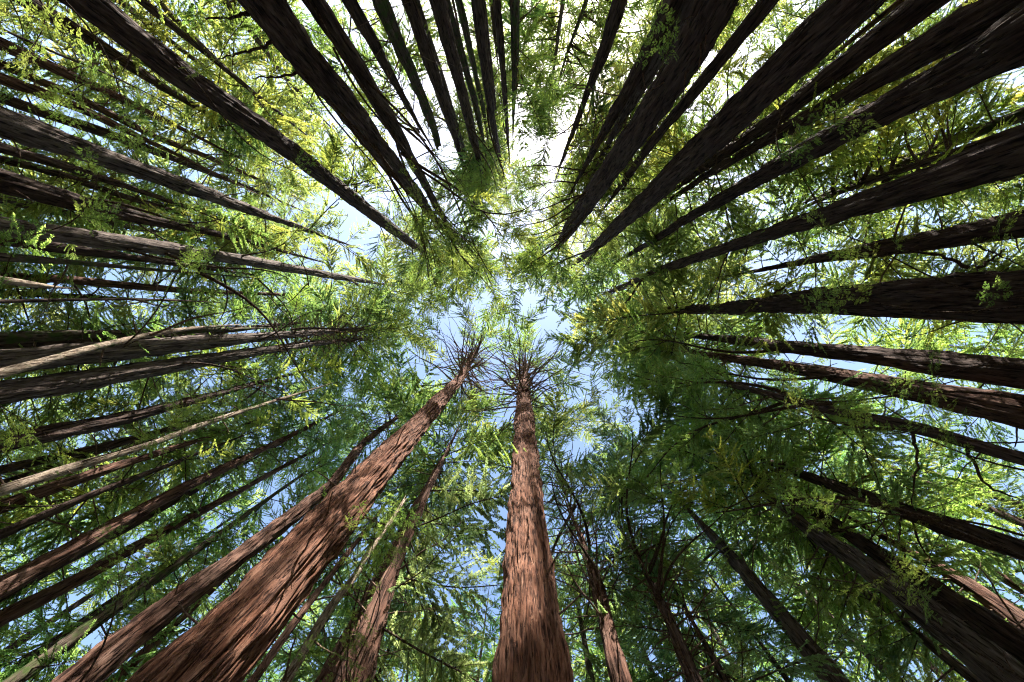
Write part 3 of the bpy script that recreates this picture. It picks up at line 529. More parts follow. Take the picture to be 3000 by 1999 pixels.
 ('A42b', 25.40, -8.89, 24.6, 3, 3.7, (1.0, 1.1, 0.73), 0),
 ('A42b', 25.66, -7.37, 24.3, 3, 3.3, (1.0, 1.03, 0.73), 0),
 ('A42b', 26.76, -14.85, 24.7, 3, 4.1, (1.15, 1.09, 0.78), 0),
 ('A42b', 25.28, -8.63, 23.1, 3, 3.9, (1.05, 1.14, 0.82), 0),
 ('A42b', 22.80, -5.84, 20.4, 3, 3.3, (1.02, 1.12, 0.76), 0),
 ('A30', 1.64, 5.72, 21.0, 2, 3.2, (0.84, 1.05, 0.89), 0),
 ('A30', 1.44, 7.20, 19.6, 2, 3.8, (0.93, 1.08, 0.99), 0),
 ('A30', 2.05, 14.04, 23.2, 2, 3.8, (0.92, 0.92, 0.89), 0),
 ('A31', 2.04, 13.82, 20.8, 2, 3.3, (0.88, 0.99, 0.93), 0),
 ('A30', 2.52, 15.54, 21.3, 2, 3.4, (0.9, 0.93, 0.93), 0),
 ('A30', 2.05, 23.34, 28.4, 2, 3.9, (0.92, 0.98, 0.96), 0),
 ('A31', 3.68, 14.06, 21.6, 2, 3.5, (0.88, 1.03, 1.02), 0),
 ('A30', 3.93, 18.10, 24.7, 2, 3.7, (0.85, 0.95, 1.03), 0),
 ('A30', 3.07, 17.01, 21.1, 2, 3.5, (0.89, 0.95, 0.89), 0),
 ('A31', 4.91, 5.26, 19.7, 2, 3.7, (0.88, 0.94, 1.0), 0),
 ('A31', 6.82, 9.33, 26.5, 2, 3.4, (0.99, 1.02, 1.03), 0),
 ('A31', 5.57, 9.68, 23.3, 2, 3.7, (0.84, 0.92, 1.04), 0),
 ('A31b', 7.02, 17.92, 26.6, 2, 3.5, (0.92, 1.09, 0.95), 0),
 ('A31b', 6.31, 21.05, 29.4, 2, 3.7, (0.98, 0.93, 0.88), 0),
 ('A31b', 5.82, 18.74, 23.6, 2, 3.3, (0.95, 1.06, 0.99), 0),
 ('A31', 6.64, 6.70, 22.7, 2, 3.5, (0.87, 0.99, 1.04), 0),
 ('A31', 8.23, 9.05, 26.0, 2, 3.8, (0.87, 1.08, 1.03), 0),
 ('A31', 6.21, 9.97, 22.6, 2, 3.5, (0.91, 1.07, 0.97), 0),
 ('A31', 8.97, 13.72, 27.6, 2, 3.4, (0.84, 1.06, 0.96), 0),
 ('A31', 6.88, 14.40, 23.9, 2, 3.7, (0.99, 0.97, 0.96), 0),
 ('A31', 7.49, 15.64, 24.4, 2, 3.9, (0.94, 0.95, 0.98), 0),
 ('A31b', 8.18, 18.82, 26.1, 2, 3.4, (0.95, 0.98, 1.01), 0),
 ('A31b', 6.45, 17.02, 22.0, 2, 3.2, (0.97, 1.1, 0.93), 0),
 ('A33', 10.01, 9.05, 28.2, 2, 3.3, (0.86, 1.0, 0.88), 0),
 ('A31', 6.70, 6.88, 19.4, 2, 3.2, (0.92, 0.96, 1.03), 0),
 ('A31', 8.31, 9.41, 21.3, 2, 3.7, (0.87, 1.07, 0.94), 0),
 ('A31b', 10.14, 13.88, 26.4, 2, 3.7, (0.87, 0.93, 0.93), 0),
 ('A31b', 8.41, 11.71, 21.4, 2, 3.3, (0.89, 1.07, 0.89), 0),
 ('A31', 7.70, 13.69, 22.1, 2, 3.7, (0.89, 1.03, 0.95), 0),
 ('A30', 6.66, 13.03, 18.5, 2, 3.9, (0.94, 0.92, 0.89), 0),
 ('A32', 10.70, 21.74, 27.0, 2, 3.7, (0.84, 1.06, 0.89), 0),
 ('A33', 11.59, 8.68, 27.8, 2, 3.3, (0.88, 1.05, 0.91), 0),
 ('A31', 8.31, 7.56, 19.6, 2, 3.9, (0.97, 1.1, 0.9), 0),
 ('A31', 8.30, 8.55, 20.1, 2, 3.9, (0.91, 1.07, 0.95), 0),
 ('A31', 8.43, 10.22, 19.5, 2, 3.3, (0.96, 1.02, 1.0), 0),
 ('A31b', 11.91, 15.10, 25.3, 2, 3.7, (0.91, 0.94, 0.92), 0),
 ('A31b', 8.39, 11.73, 18.4, 2, 3.6, (0.99, 1.03, 0.95), 0),
 ('A32', 11.29, 18.65, 25.4, 2, 3.5, (0.97, 1.08, 1.0), 0),
 ('A31b', 9.26, 16.31, 20.4, 2, 3.5, (0.86, 0.94, 1.04), 0),
 ('A36', 13.74, 8.85, 28.0, 2, 3.4, (0.81, 0.94, 0.98), 0),
 ('A33', 12.97, 9.02, 25.2, 2, 3.2, (0.93, 1.06, 1.0), 0),
 ('A31', 8.94, 7.73, 18.0, 2, 3.3, (0.88, 0.91, 0.87), 0),
 ('A33', 13.21, 12.81, 24.7, 2, 3.7, (0.97, 1.03, 0.94), 0),
 ('A32', 15.06, 18.06, 29.4, 2, 3.2, (0.96, 1.03, 0.92), 0),
 ('A32', 14.19, 17.30, 26.9, 2, 3.6, (0.92, 0.91, 1.03), 0),
 ('A31b', 11.54, 15.76, 21.5, 2, 3.7, (0.83, 1.01, 0.92), 0),
 ('A32', 9.53, 14.51, 18.8, 2, 3.5, (0.85, 0.94, 0.92), 0),
 ('A11', -32.89, -1.48, 26.7, 2, 3.3, (0.94, 1.0, 0.82), 0),
 ('A11', -29.54, -0.74, 24.8, 2, 3.9, (1.02, 0.94, 0.88), 0),
 ('A11', -25.43, 1.72, 21.9, 2, 3.5, (1.02, 0.97, 0.93), 0),
 ('A14b', -27.25, 4.38, 23.2, 2, 3.7, (0.92, 1.0, 0.92), 0),
 ('A14b', -33.68, 8.08, 28.1, 2, 4.0, (0.95, 0.94, 0.93), 0),
 ('A11', -29.22, -4.93, 26.2, 2, 3.7, (0.86, 0.97, 0.98), 0),
 ('A11', -30.26, -2.50, 27.3, 2, 3.9, (0.95, 0.98, 0.91), 0),
 ('A11', -30.32, 0.47, 26.8, 2, 3.9, (0.92, 1.03, 0.85), 0),
 ('A16', -22.26, 1.83, 20.2, 2, 3.4, (0.94, 1.05, 0.96), 0),
 ('A14b', -25.35, 5.42, 22.2, 2, 4.0, (0.89, 0.96, 0.83), 0),
 ('A8', -23.17, -4.43, 23.8, 2, 3.8, (0.99, 0.91, 0.91), 0),
 ('A14b', -28.84, -2.23, 28.2, 2, 4.0, (1.01, 1.07, 0.87), 0),
 ('A16', -21.19, 0.05, 20.4, 2, 3.8, (0.95, 1.05, 0.96), 0),
 ('A11', -25.64, 2.69, 25.3, 2, 3.9, (0.98, 0.94, 0.97), 0),
 ('A14b', -23.86, 4.22, 23.2, 2, 4.0, (0.95, 1.05, 0.96), 0),
 ('A14b', -28.66, 7.64, 27.4, 2, 3.5, (1.01, 1.08, 0.82), 0),
 ('A8', -20.05, -3.56, 21.3, 2, 3.6, (0.92, 0.95, 0.95), 0),
 ('A9', -21.21, -1.21, 23.1, 2, 3.6, (0.97, 1.05, 0.89), 0),
 ('A11', -28.02, -0.10, 29.1, 2, 4.1, (0.98, 1.07, 0.96), 0),
 ('A14b', -31.98, 3.14, 33.3, 2, 3.9, (0.93, 0.94, 0.94), 0),
 ('A16', -22.93, 3.93, 24.0, 2, 3.9, (0.98, 1.09, 0.92), 0),
 ('A16', -20.99, 6.57, 22.2, 2, 3.8, (1.04, 0.97, 0.84), 0),
 ('A11', -27.63, -6.40, 31.7, 2, 3.6, (1.01, 1.07, 0.81), 0),
 ('A8', -20.58, -2.36, 24.2, 2, 3.3, (0.9, 0.97, 0.89), 0),
 ('A14', -18.15, 0.83, 21.7, 2, 3.4, (1.03, 0.96, 0.91), 0),
 ('A14b', -30.81, 4.27, 34.9, 2, 3.8, (0.87, 0.97, 0.94), 0),
 ('A17', -22.45, 4.36, 26.4, 2, 3.3, (0.93, 1.06, 0.88), 0),
 ('A14b', -27.41, 7.84, 31.4, 2, 3.6, (0.93, 1.05, 0.86), 0),
 ('A11', -25.07, -5.07, 31.8, 2, 3.3, (0.92, 1.08, 0.9), 0),
 ('A8', -18.60, -2.62, 24.6, 2, 3.8, (1.03, 1.03, 0.98), 0),
 ('A14', -19.39, -0.64, 25.5, 2, 3.6, (0.87, 0.92, 0.97), 0),
 ('A10', -15.40, 1.40, 21.3, 2, 4.2, (0.89, 0.96, 0.85), 0),
 ('A14', -21.61, 4.05, 27.4, 2, 4.0, (0.87, 1.0, 0.83), 0),
 ('A17', -25.99, 10.34, 34.0, 2, 3.7, (0.88, 1.04, 0.82), 0),
 ('A9', -22.35, -6.27, 34.3, 2, 3.5, (1.0, 1.0, 0.85), 0),
 ('A9', -14.83, -1.92, 22.5, 2, 3.7, (0.96, 1.04, 0.87), 0),
 ('A14', -18.84, -0.46, 28.4, 2, 3.5, (1.0, 0.94, 0.86), 0),
 ('A17', -20.29, 2.25, 28.7, 2, 3.4, (0.88, 1.08, 0.87), 0),
 ('A17', -23.69, 5.89, 33.5, 2, 3.9, (1.03, 1.01, 0.87), 0),
 ('A17', -21.27, 7.45, 30.9, 2, 4.0, (1.03, 1.07, 0.93), 0),
 ('A10', -16.15, -5.27, 29.0, 2, 3.4, (1.03, 1.0, 0.84), 0),
 ('A9', -12.66, -1.70, 23.4, 2, 4.0, (0.97, 1.02, 0.97), 0),
 ('A10', -17.43, -0.31, 29.1, 2, 3.4, (0.99, 1.0, 0.85), 0),
 ('A14', -17.98, 2.01, 29.2, 2, 4.1, (1.01, 1.07, 0.91), 0),
 ('A16', -14.68, 4.35, 25.9, 2, 4.1, (0.9, 1.02, 0.91), 0),
 ('A17', -20.75, 9.12, 32.8, 2, 4.1, (0.93, 1.08, 0.82), 0),
 ('A10', -15.40, -5.14, 33.0, 2, 3.7, (0.97, 1.07, 0.85), 0),
 ('A9', -17.76, -2.20, 34.0, 2, 3.4, (0.96, 1.0, 0.87), 0),
 ('A14', -15.46, -0.33, 32.5, 2, 3.6, (0.88, 1.09, 0.84), 0),
 ('A10', -13.41, 1.51, 25.6, 2, 3.3, (0.88, 1.09, 0.86), 0),
 ('A10', -9.61, 3.17, 20.2, 2, 3.2, (0.88, 1.09, 0.89), 0),
 ('A17', -15.89, 7.24, 30.3, 2, 3.5, (0.89, 0.99, 0.94), 0),
 ('A49', -0.57, -11.23, 32.6, 3, 4.2, (0.95, 1.14, 0.87), 0),
 ('A49', -0.31, -10.78, 35.6, 3, 4.4, (1.07, 1.09, 0.79), 0),
 ('A48', -0.49, -8.03, 32.5, 3, 3.9, (1.0, 0.99, 0.86), 0),
 ('A48', -0.57, -6.12, 30.7, 3, 4.5, (1.04, 1.1, 0.74), 0),
 ('A49', 1.33, -11.42, 34.0, 3, 3.7, (1.03, 1.11, 0.84), 0),
 ('A51', 0.82, -13.31, 42.8, 3, 3.9, (0.96, 1.13, 0.85), 0),
 ('A49', 1.36, -10.13, 40.5, 3, 4.4, (0.98, 1.1, 0.87), 0),
 ('A48', 1.65, -7.42, 35.5, 3, 4.6, (1.15, 1.11, 0.8), 0),
 ('A51', 3.59, -12.38, 37.1, 3, 3.7, (1.07, 0.97, 0.77), 0),
 ('A48', 3.32, -11.81, 39.0, 3, 4.4, (1.14, 1.01, 0.87), 0),
 ('A48', 3.09, -10.67, 40.6, 3, 4.6, (1.05, 1.11, 0.85), 0),
 ('A48', 3.30, -8.92, 43.1, 3, 3.6, (0.97, 1.13, 0.81), 0),
 ('A51', 4.55, -12.19, 36.2, 3, 3.7, (1.02, 1.1, 0.82), 0),
 ('A49', 5.70, -14.15, 44.0, 3, 3.7, (1.0, 1.11, 0.87), 0),
 ('A46', 5.55, -10.57, 40.5, 3, 4.3, (1.07, 1.11, 0.81), 0),
 ('A49', 5.39, -8.98, 40.9, 3, 3.7, (0.96, 1.08, 0.73), 0),
 ('A48', 2.59, -6.51, 50.7, 6, 4.4, (0.95, 1.0, 0.8), 2),
 ('A48', -0.05, -7.42, 43.9, 6, 4.4, (0.95, 1.0, 0.8), 2),
 ('A67', -2.99, -5.02, 46.7, 6, 4.4, (0.95, 1.0, 0.8), 2),
 ('A67', -5.16, -7.55, 44.6, 6, 4.4, (0.95, 1.0, 0.8), 2),
 ('A67', -7.90, -5.53, 46.8, 6, 4.4, (0.95, 1.0, 0.8), 2),
 ('A48', 3.48, -2.92, 48.2, 6, 4.4, (0.95, 1.0, 0.8), 2),
 ('A66', -1.90, -1.52, 44.0, 6, 4.4, (0.95, 1.0, 0.8), 2),
 ('A66', -6.55, -2.15, 47.4, 6, 4.4, (0.95, 1.0, 0.8), 2),
 ('A66', -4.96, -4.51, 51.7, 6, 4.4, (0.95, 1.0, 0.8), 2),
 ('A48', 0.40, -3.76, 43.5, 6, 4.4, (0.95, 1.0, 0.8), 2),
 ('A39', 9.29, 5.92, 44.2, 6, 4.4, (0.95, 1.0, 0.8), 2),
 ('A39', 11.04, 3.10, 44.0, 6, 4.4, (0.95, 1.0, 0.8), 2),
 ('A30', 8.18, 8.76, 43.1, 6, 4.4, (0.95, 1.0, 0.8), 2),
 ('A42', 6.38, 3.41, 42.1, 6, 4.4, (0.95, 1.0, 0.8), 2),
 ('A38', 13.68, 9.72, 51.6, 6, 4.4, (0.95, 1.0, 0.8), 2),
 ('A30', 12.12, 13.64, 51.6, 6, 4.4, (0.95, 1.0, 0.8), 2),
 ('A66', -3.13, -7.16, 42.4, 6, 4.4, (0.95, 1.0, 0.8), 2),
 ('A9', -12.30, -1.76, 50.3, 6, 4.4, (0.95, 1.0, 0.8), 2),
 ('A14', -14.77, 1.87, 47.8, 6, 4.4, (0.95, 1.0, 0.8), 2),
 ('A48', 1.76, -11.03, 44.1, 6, 4.4, (0.95, 1.0, 0.8), 2),
 ('A18', -10.03, 2.94, 14.0, 5, 1.4, (0.98, 1.05, 0.8), 1),
 ('A18', -9.82, 3.21, 15.5, 5, 1.4, (0.82, 1.05, 0.8), 1),
 ('A18', -10.18, 3.16, 13.5, 5, 1.4, (0.93, 1.05, 0.8), 1),
 ('A66', -2.17, -4.25, 17.0, 5, 1.4, (0.93, 1.05, 0.8), 1),
 ('A66', -3.21, -3.15, 18.0, 5, 1.4, (0.94, 1.05, 0.8), 1),
 ('A67', -2.87, -1.22, 17.0, 5, 1.4, (0.85, 1.05, 0.8), 1),
 ('A37', 5.90, 2.34, 14.0, 5, 1.4, (0.83, 1.05, 0.8), 1),
 ('A37', 8.83, 3.16, 12.0, 5, 1.4, (0.93, 1.05, 0.8), 1),
 ('A36', 7.03, 5.24, 13.0, 5, 1.4, (0.86, 1.05, 0.8), 1),
 ('A36', 8.52, 4.57, 12.0, 5, 1.4, (0.92, 1.05, 0.8), 1),
 ('A33', 9.16, 6.18, 11.0, 5, 1.4, (0.95, 1.05, 0.8), 1),
 ('A28', -3.80, 6.42, 15.0, 5, 1.4, (0.81, 1.05, 0.8), 1),
 ('A28b', -4.09, 5.68, 12.0, 5, 1.4, (0.95, 1.05, 0.8), 1),
 ('A28', -1.38, 8.24, 15.0, 5, 1.4, (1.0, 1.05, 0.8), 1),
 ('A28b', -3.45, 6.19, 11.0, 5, 1.4, (0.88, 1.05, 0.8), 1),
 ('A28b', -3.58, 6.64, 9.5, 5, 1.4, (0.91, 1.05, 0.8), 1),
 ('A2', -11.81, -5.69, 12.5, 5, 1.4, (0.87, 1.05, 0.8), 1),
 ('A2', -11.93, -6.25, 11.5, 5, 1.4, (0.98, 1.05, 0.8), 1),
 ('A2', -10.68, -4.93, 13.0, 5, 1.4, (0.84, 1.05, 0.8), 1),
 ('A15', -10.94, -1.23, 10.0, 5, 1.4, (0.82, 1.05, 0.8), 1),
 ('A10', -10.83, -3.64, 12.0, 5, 1.4, (0.9, 1.05, 0.8), 1),
 ('A15', -10.73, 3.09, 10.5, 5, 1.4, (0.89, 1.05, 0.8), 1),
 ('A2', -12.14, -6.35, 11.5, 5, 1.4, (0.91, 1.05, 0.8), 1),
 ('A15', -9.59, -2.74, 14.0, 5, 1.4, (0.84, 1.05, 0.8), 1),
 ('A40', 8.07, -0.38, 12.5, 5, 1.4, (0.99, 1.05, 0.8), 1),
 ('A40', 8.22, -1.88, 12.5, 5, 1.4, (0.91, 1.05, 0.8), 1),
 ('A40', 11.21, -0.42, 11.0, 5, 1.4, (0.88, 1.05, 0.8), 1),
 ('A39', 10.02, 1.55, 12.0, 5, 1.4, (0.95, 1.05, 0.8), 1),
 ('A48', 4.29, -8.64, 15.0, 5, 1.4, (0.81, 1.05, 0.8), 1),
 ('A67', -4.54, -3.15, 18.0, 5, 1.4, (0.98, 1.05, 0.8), 1),
 ('A67', -3.64, -0.66, 20.0, 5, 1.4, (0.97, 1.05, 0.8), 1),
 ('A66', -0.42, -1.65, 20.0, 5, 1.4, (0.85, 1.05, 0.8), 1),
 ('A43', 8.23, -4.68, 13.0, 5, 1.4, (0.89, 1.05, 0.8), 1),
 ('A2', -7.61, -4.69, 16.0, 5, 1.4, (0.81, 1.05, 0.8), 1),
 ('A24', -8.36, 5.59, 10.0, 5, 1.4, (0.96, 1.05, 0.8), 1),
 ('A38', 7.65, 2.04, 13.5, 5, 1.4, (0.99, 1.05, 0.8), 1),
 ('A38', 10.57, 3.15, 12.0, 5, 1.4, (0.92, 1.05, 0.8), 1),
]
OPENINGS = [
 (0.102, 0.013, 0.026),
 (0.160, 0.346, 0.031),
 (-0.260, 0.101, 0.017),
 (-0.023, 0.347, 0.009),
 (-0.386, -0.177, 0.015),
 (-0.944, 0.220, 0.015),
 (0.144, -0.657, 0.015),
]
LIMBS = [
 ('A66', [(-7.44,-10.87,32.10),(-5.02,-8.94,30.57),(-2.70,-6.95,29.05),(-0.80,-6.32,27.52),(0.35,-6.25,26.00),(0.92,-6.28,24.47)], 0.085, 5),
 ('A66', [(-7.44,-10.88,25.90),(-5.82,-7.26,22.82),(-4.12,-4.40,19.74),(-2.75,-2.83,16.67)], 0.075, 6),
 ('A66', [(-8.64,-9.95,37.94),(-7.69,-6.53,34.31),(-6.81,-3.96,30.67),(-6.19,-1.06,27.04)], 0.070, 5),
 ('A67', [(-7.71,-8.91,13.86),(-8.18,-8.57,13.55),(-8.84,-8.33,13.24)], 0.070, 1),
 ('A67', [(-7.72,-8.90,15.01),(-8.47,-8.32,14.68),(-9.31,-7.92,14.34)], 0.070, 1),
 ('A67', [(-7.58,-9.02,16.65),(-8.44,-8.44,16.28),(-9.30,-8.23,15.90)], 0.070, 2),
 ('A37', [(13.16,4.18,16.86),(13.33,5.08,16.86),(14.13,6.82,16.86)], 0.050, 2),
 ('A37', [(13.28,3.78,15.05),(13.22,4.77,14.71),(12.78,6.16,14.38)], 0.060, 3),
 ('A37', [(13.27,3.83,13.42),(13.21,4.16,13.19),(13.43,4.96,12.95),(13.72,5.12,12.71),(13.93,5.10,12.48)], 0.055, 2),
 ('A36', [(16.85,8.62,18.89),(15.65,9.01,17.60),(14.27,9.11,16.30)], 0.060, 4),
 ('A36', [(16.87,8.59,18.43),(16.63,9.42,17.87),(16.72,10.04,17.31),(16.85,10.05,16.75)], 0.050, 2),
 ('A40', [(15.05,-1.56,15.28),(14.59,-2.06,15.73),(13.72,-2.26,16.19),(13.01,-2.06,16.64)], 0.070, 2),
 ('A40', [(15.06,-1.53,15.01),(15.57,-1.87,15.01),(15.89,-2.17,15.01)], 0.050, 1),
 ('A40', [(15.08,-1.24,25.47),(16.52,-2.00,26.07),(17.92,-2.70,26.66)], 0.070, 1),
 ('A41', [(16.64,-2.66,16.68),(17.00,-2.22,16.31),(17.65,-1.63,15.93)], 0.050, 1),
 ('A9', [(-20.05,-2.66,26.44),(-19.03,-3.60,26.44),(-17.53,-4.91,26.44)], 0.060, 2),
 ('A16', [(-20.35,3.38,27.56),(-18.54,3.33,27.17),(-17.99,4.02,26.78)], 0.060, 1),
 ('A42', [(13.17,-3.78,27.28),(12.42,-2.43,26.64),(11.34,-0.44,26.00)], 0.060, 2),
 ('A42', [(13.16,-3.81,24.92),(12.84,-3.04,24.92)], 0.050, 0),
 ('A51', [(4.93,-15.47,28.18),(5.95,-17.59,34.83),(6.72,-19.13,41.47),(7.02,-19.66,48.12)], 0.160, 0),
 ('A55', [(-0.38,-20.60,40.92),(-0.04,-21.99,40.92),(0.90,-22.74,40.92)], 0.110, 0),
 ('A55', [(-0.17,-20.60,39.03),(0.94,-20.60,39.41),(2.07,-20.25,39.78)], 0.060, 0),
]

# ------------------------------------------------------------------ materials
def mat(name):
    m = bpy.data.materials.new(name)
    m.use_nodes = True
    nt = m.node_tree
    nt.nodes.clear()
    out = nt.nodes.new('ShaderNodeOutputMaterial')
    return m, nt, out

def ramp(nt, stops):
    r = nt.nodes.new('ShaderNodeValToRGB')
    e = r.color_ramp.elements
    while len(e) < len(stops):
        e.new(0.5)
    for i, (p, c) in enumerate(stops):
        e[i].position = p
        e[i].color = (*c, 1)
    return r

def bark_mat(name, c_in, c_mid, c_out, moss=0.0, stretch=0.10, fine=0.55, lichen=None):
    m, nt, out = mat(name)
    N, K = nt.nodes, nt.links
    tc = N.new('ShaderNodeTexCoord')
    mp = N.new('ShaderNodeMapping')
    mp.inputs['Scale'].default_value = (1, 1, stretch)
    K.new(tc.outputs['Object'], mp.inputs[0])
    warp = N.new('ShaderNodeTexNoise'); warp.inputs['Scale'].default_value = 1.7; warp.inputs['Detail'].default_value = 2
    K.new(tc.outputs['Object'], warp.inputs['Vector'])
    addw = N.new('ShaderNodeVectorMath'); addw.operation = 'MULTIPLY_ADD'
    addw.inputs[1].default_value = (0.05, 0.05, 0.0)
    K.new(warp.outputs['Color'], addw.inputs[0]); K.new(mp.outputs[0], addw.inputs[2])
    n1 = N.new('ShaderNodeTexNoise'); n1.inputs['Scale'].default_value = 13 * fine; n1.inputs['Detail'].default_value = 6; n1.inputs['Roughness'].default_value = 0.65
    K.new(addw.outputs[0], n1.inputs['Vector'])
    vo = N.new('ShaderNodeTexVoronoi'); vo.feature = 'DISTANCE_TO_EDGE'; vo.inputs['Scale'].default_value = 11 * fine
    K.new(addw.outputs[0], vo.inputs['Vector'])
    rv = N.new('ShaderNodeMapRange'); rv.inputs['From Max'].default_value = 0.10
    K.new(vo.outputs['Distance'], rv.inputs['Value'])
    n2 = N.new('ShaderNodeTexNoise'); n2.inputs['Scale'].default_value = 0.9; n2.inputs['Detail'].default_value = 4
    K.new(tc.outputs['Object'], n2.inputs['Vector'])
    r1 = ramp(nt, [(0.34, c_in), (0.50, c_mid), (0.68, c_out)])
    K.new(n1.outputs['Fac'], r1.inputs[0])
    # slow patches: redder fresh bark against greyer weathered bark
    mx = N.new('ShaderNodeMix'); mx.data_type = 'RGBA'; mx.blend_type = 'MIX'
    pr = N.new('ShaderNodeMapRange'); pr.inputs['From Min'].default_value = 0.42; pr.inputs['From Max'].default_value = 0.68
    pr.inputs['To Max'].default_value = 0.55
    K.new(n2.outputs['Fac'], pr.inputs['Value'])
    K.new(pr.outputs[0], mx.inputs['Factor']); K.new(r1.outputs[0], mx.inputs['A'])
    mx.inputs['B'].default_value = (*[0.55 * a + 0.45 * b for a, b in zip(c_mid, lichen or (0.16, 0.13, 0.11))], 1)
    mp3 = N.new('ShaderNodeMapping'); mp3.inputs['Scale'].default_value = (1, 1, 0.11)
    K.new(tc.outputs['Object'], mp3.inputs[0])
    n3 = N.new('ShaderNodeTexNoise'); n3.inputs['Scale'].default_value = 23 * fine; n3.inputs['Detail'].default_value = 3
    K.new(mp3.outputs[0], n3.inputs['Vector'])
    cr3 = N.new('ShaderNodeMapRange'); cr3.inputs['From Min'].default_value = 0.34; cr3.inputs['From Max'].default_value = 0.47
    K.new(n3.outputs['Fac'], cr3.inputs['Value'])
    mx3 = N.new('ShaderNodeMix'); mx3.data_type = 'RGBA'
    K.new(cr3.outputs[0], mx3.inputs['Factor']); K.new(mx.outputs['Result'], mx3.inputs['B'])
    mx3.inputs['A'].default_value = (*[0.6 * c for c in c_in], 1)
    last = mx3.outputs['Result']
    if moss > 0:
        nm = N.new('ShaderNodeTexNoise'); nm.inputs['Scale'].default_value = 2.6; nm.inputs['Detail'].default_value = 5
        K.new(tc.outputs['Object'], nm.inputs['Vector'])
        mr = N.new('ShaderNodeMapRange'); mr.inputs['From Min'].default_value = 0.62 - 0.3 * moss; mr.inputs['From Max'].default_value = 0.72 - 0.2 * moss
        K.new(nm.outputs['Fac'], mr.inputs['Value'])
        m2 = N.new('ShaderNodeMix'); m2.data_type = 'RGBA'
        K.new(mr.outputs[0], m2.inputs['Factor']); K.new(last, m2.inputs['A'])
        m2.inputs['B'].default_value = (0.055, 0.08, 0.022, 1)
        last = m2.outputs['Result']
    b = N.new('ShaderNodeBsdfPrincipled')
    K.new(last, b.inputs['Base Color'])
    b.inputs['Roughness'].default_value = 0.9
    b.inputs['Specular IOR Level'].default_value = 0.15
    mul = N.new('ShaderNodeMath'); mul.operation = 'MULTIPLY_ADD'; mul.inputs[1].default_value = 0.45
    K.new(cr3.outputs[0], mul.inputs[0]); K.new(n1.outputs['Fac'], mul.inputs[2])
    bp = N.new('ShaderNodeBump'); bp.inputs['Strength'].default_value = 1.0; bp.inputs['Distance'].default_value = 0.08
    K.new(mul.outputs[0], bp.inputs['Height']); K.new(bp.outputs[0], b.inputs['Normal'])
    K.new(b.outputs[0], out.inputs[0])
    return m

BARK = {
    'h': bark_mat('bark_red', (0.045, 0.017, 0.010), (0.180, 0.076, 0.044), (0.330, 0.178, 0.116), fine=0.95, lichen=(0.20, 0.14, 0.11)),
    'r': bark_mat('bark_redbrown', (0.034, 0.015, 0.010), (0.120, 0.057, 0.038), (0.235, 0.140, 0.102)),
    'd': bark_mat('bark_brown', (0.024, 0.014, 0.011), (0.072, 0.043, 0.033), (0.140, 0.097, 0.080), lichen=(0.10, 0.08, 0.07)),
    'g': bark_mat('bark_grey', (0.040, 0.027, 0.022), (0.125, 0.093, 0.078), (0.240, 0.195, 0.168)),
    'm': bark_mat('bark_mossy', (0.030, 0.021, 0.014), (0.085, 0.062, 0.044), (0.160, 0.125, 0.098), moss=0.55),
    'p': bark_mat('bark_pole', (0.150, 0.100, 0.070), (0.370, 0.285, 0.210), (0.520, 0.430, 0.340), moss=0.1, stretch=0.3, fine=1.1),
}
BARK['o'] = BARK['d']
BARK['s'] = BARK['d']
M_TWIG = bark_mat('twig_wood', (0.035, 0.022, 0.015), (0.090, 0.060, 0.042), (0.170, 0.125, 0.095), stretch=0.5, fine=1.0)
M_DEAD = bark_mat('dead_wood', (0.090, 0.055, 0.038), (0.200, 0.130, 0.092), (0.300, 0.215, 0.165), stretch=0.5, fine=1.0)

def leaf_mat(name, trans=0.6):
    m, nt, out = mat(name)
    N, K = nt.nodes, nt.links
    oi = N.new('ShaderNodeObjectInfo')
    tc = N.new('ShaderNodeTexCoord')
    no = N.new('ShaderNodeTexNoise'); no.inputs['Scale'].default_value = 1.6; no.inputs['Detail'].default_value = 3
    K.new(tc.outputs['Object'], no.inputs['Vector'])
    ad = N.new('ShaderNodeMath'); ad.operation = 'MULTIPLY_ADD'; ad.inputs[1].default_value = 0.5
    K.new(oi.outputs['Random'], ad.inputs[0]); K.new(no.outputs['Fac'], ad.inputs[2])
    r = ramp(nt, [(0.30, (0.031, 0.060, 0.025)), (0.62, (0.066, 0.104, 0.028)), (0.98, (0.118, 0.145, 0.040))])
    K.new(ad.outputs[0], r.inputs[0])
    tint = N.new('ShaderNodeMix'); tint.data_type = 'RGBA'; tint.blend_type = 'MULTIPLY'; tint.inputs['Factor'].default_value = 1
    K.new(r.outputs[0], tint.inputs['A']); K.new(oi.outputs['Color'], tint.inputs['B'])
    d = N.new('ShaderNodeBsdfPrincipled'); d.inputs['Roughness'].default_value = 0.45; d.inputs['Specular IOR Level'].default_value = 0.35
    K.new(tint.outputs['Result'], d.inputs['Base Color'])
    t = N.new('ShaderNodeBsdfTranslucent')
    tm = N.new('ShaderNodeMix'); tm.data_type = 'RGBA'; tm.blend_type = 'MULTIPLY'; tm.inputs['Factor'].default_value = 1
    K.new(tint.outputs['Result'], tm.inputs['A']); tm.inputs['B'].default_value = (5.5, 4.7, 4.2, 1)
    K.new(tm.outputs['Result'], t.inputs['Color'])
    mx = N.new('ShaderNodeMixShader'); mx.inputs[0].default_value = trans
    K.new(d.outputs[0], mx.inputs[1]); K.new(t.outputs[0], mx.inputs[2])
    K.new(mx.outputs[0], out.inputs[0])
    return m
M_LEAF = leaf_mat('needle_leaf')

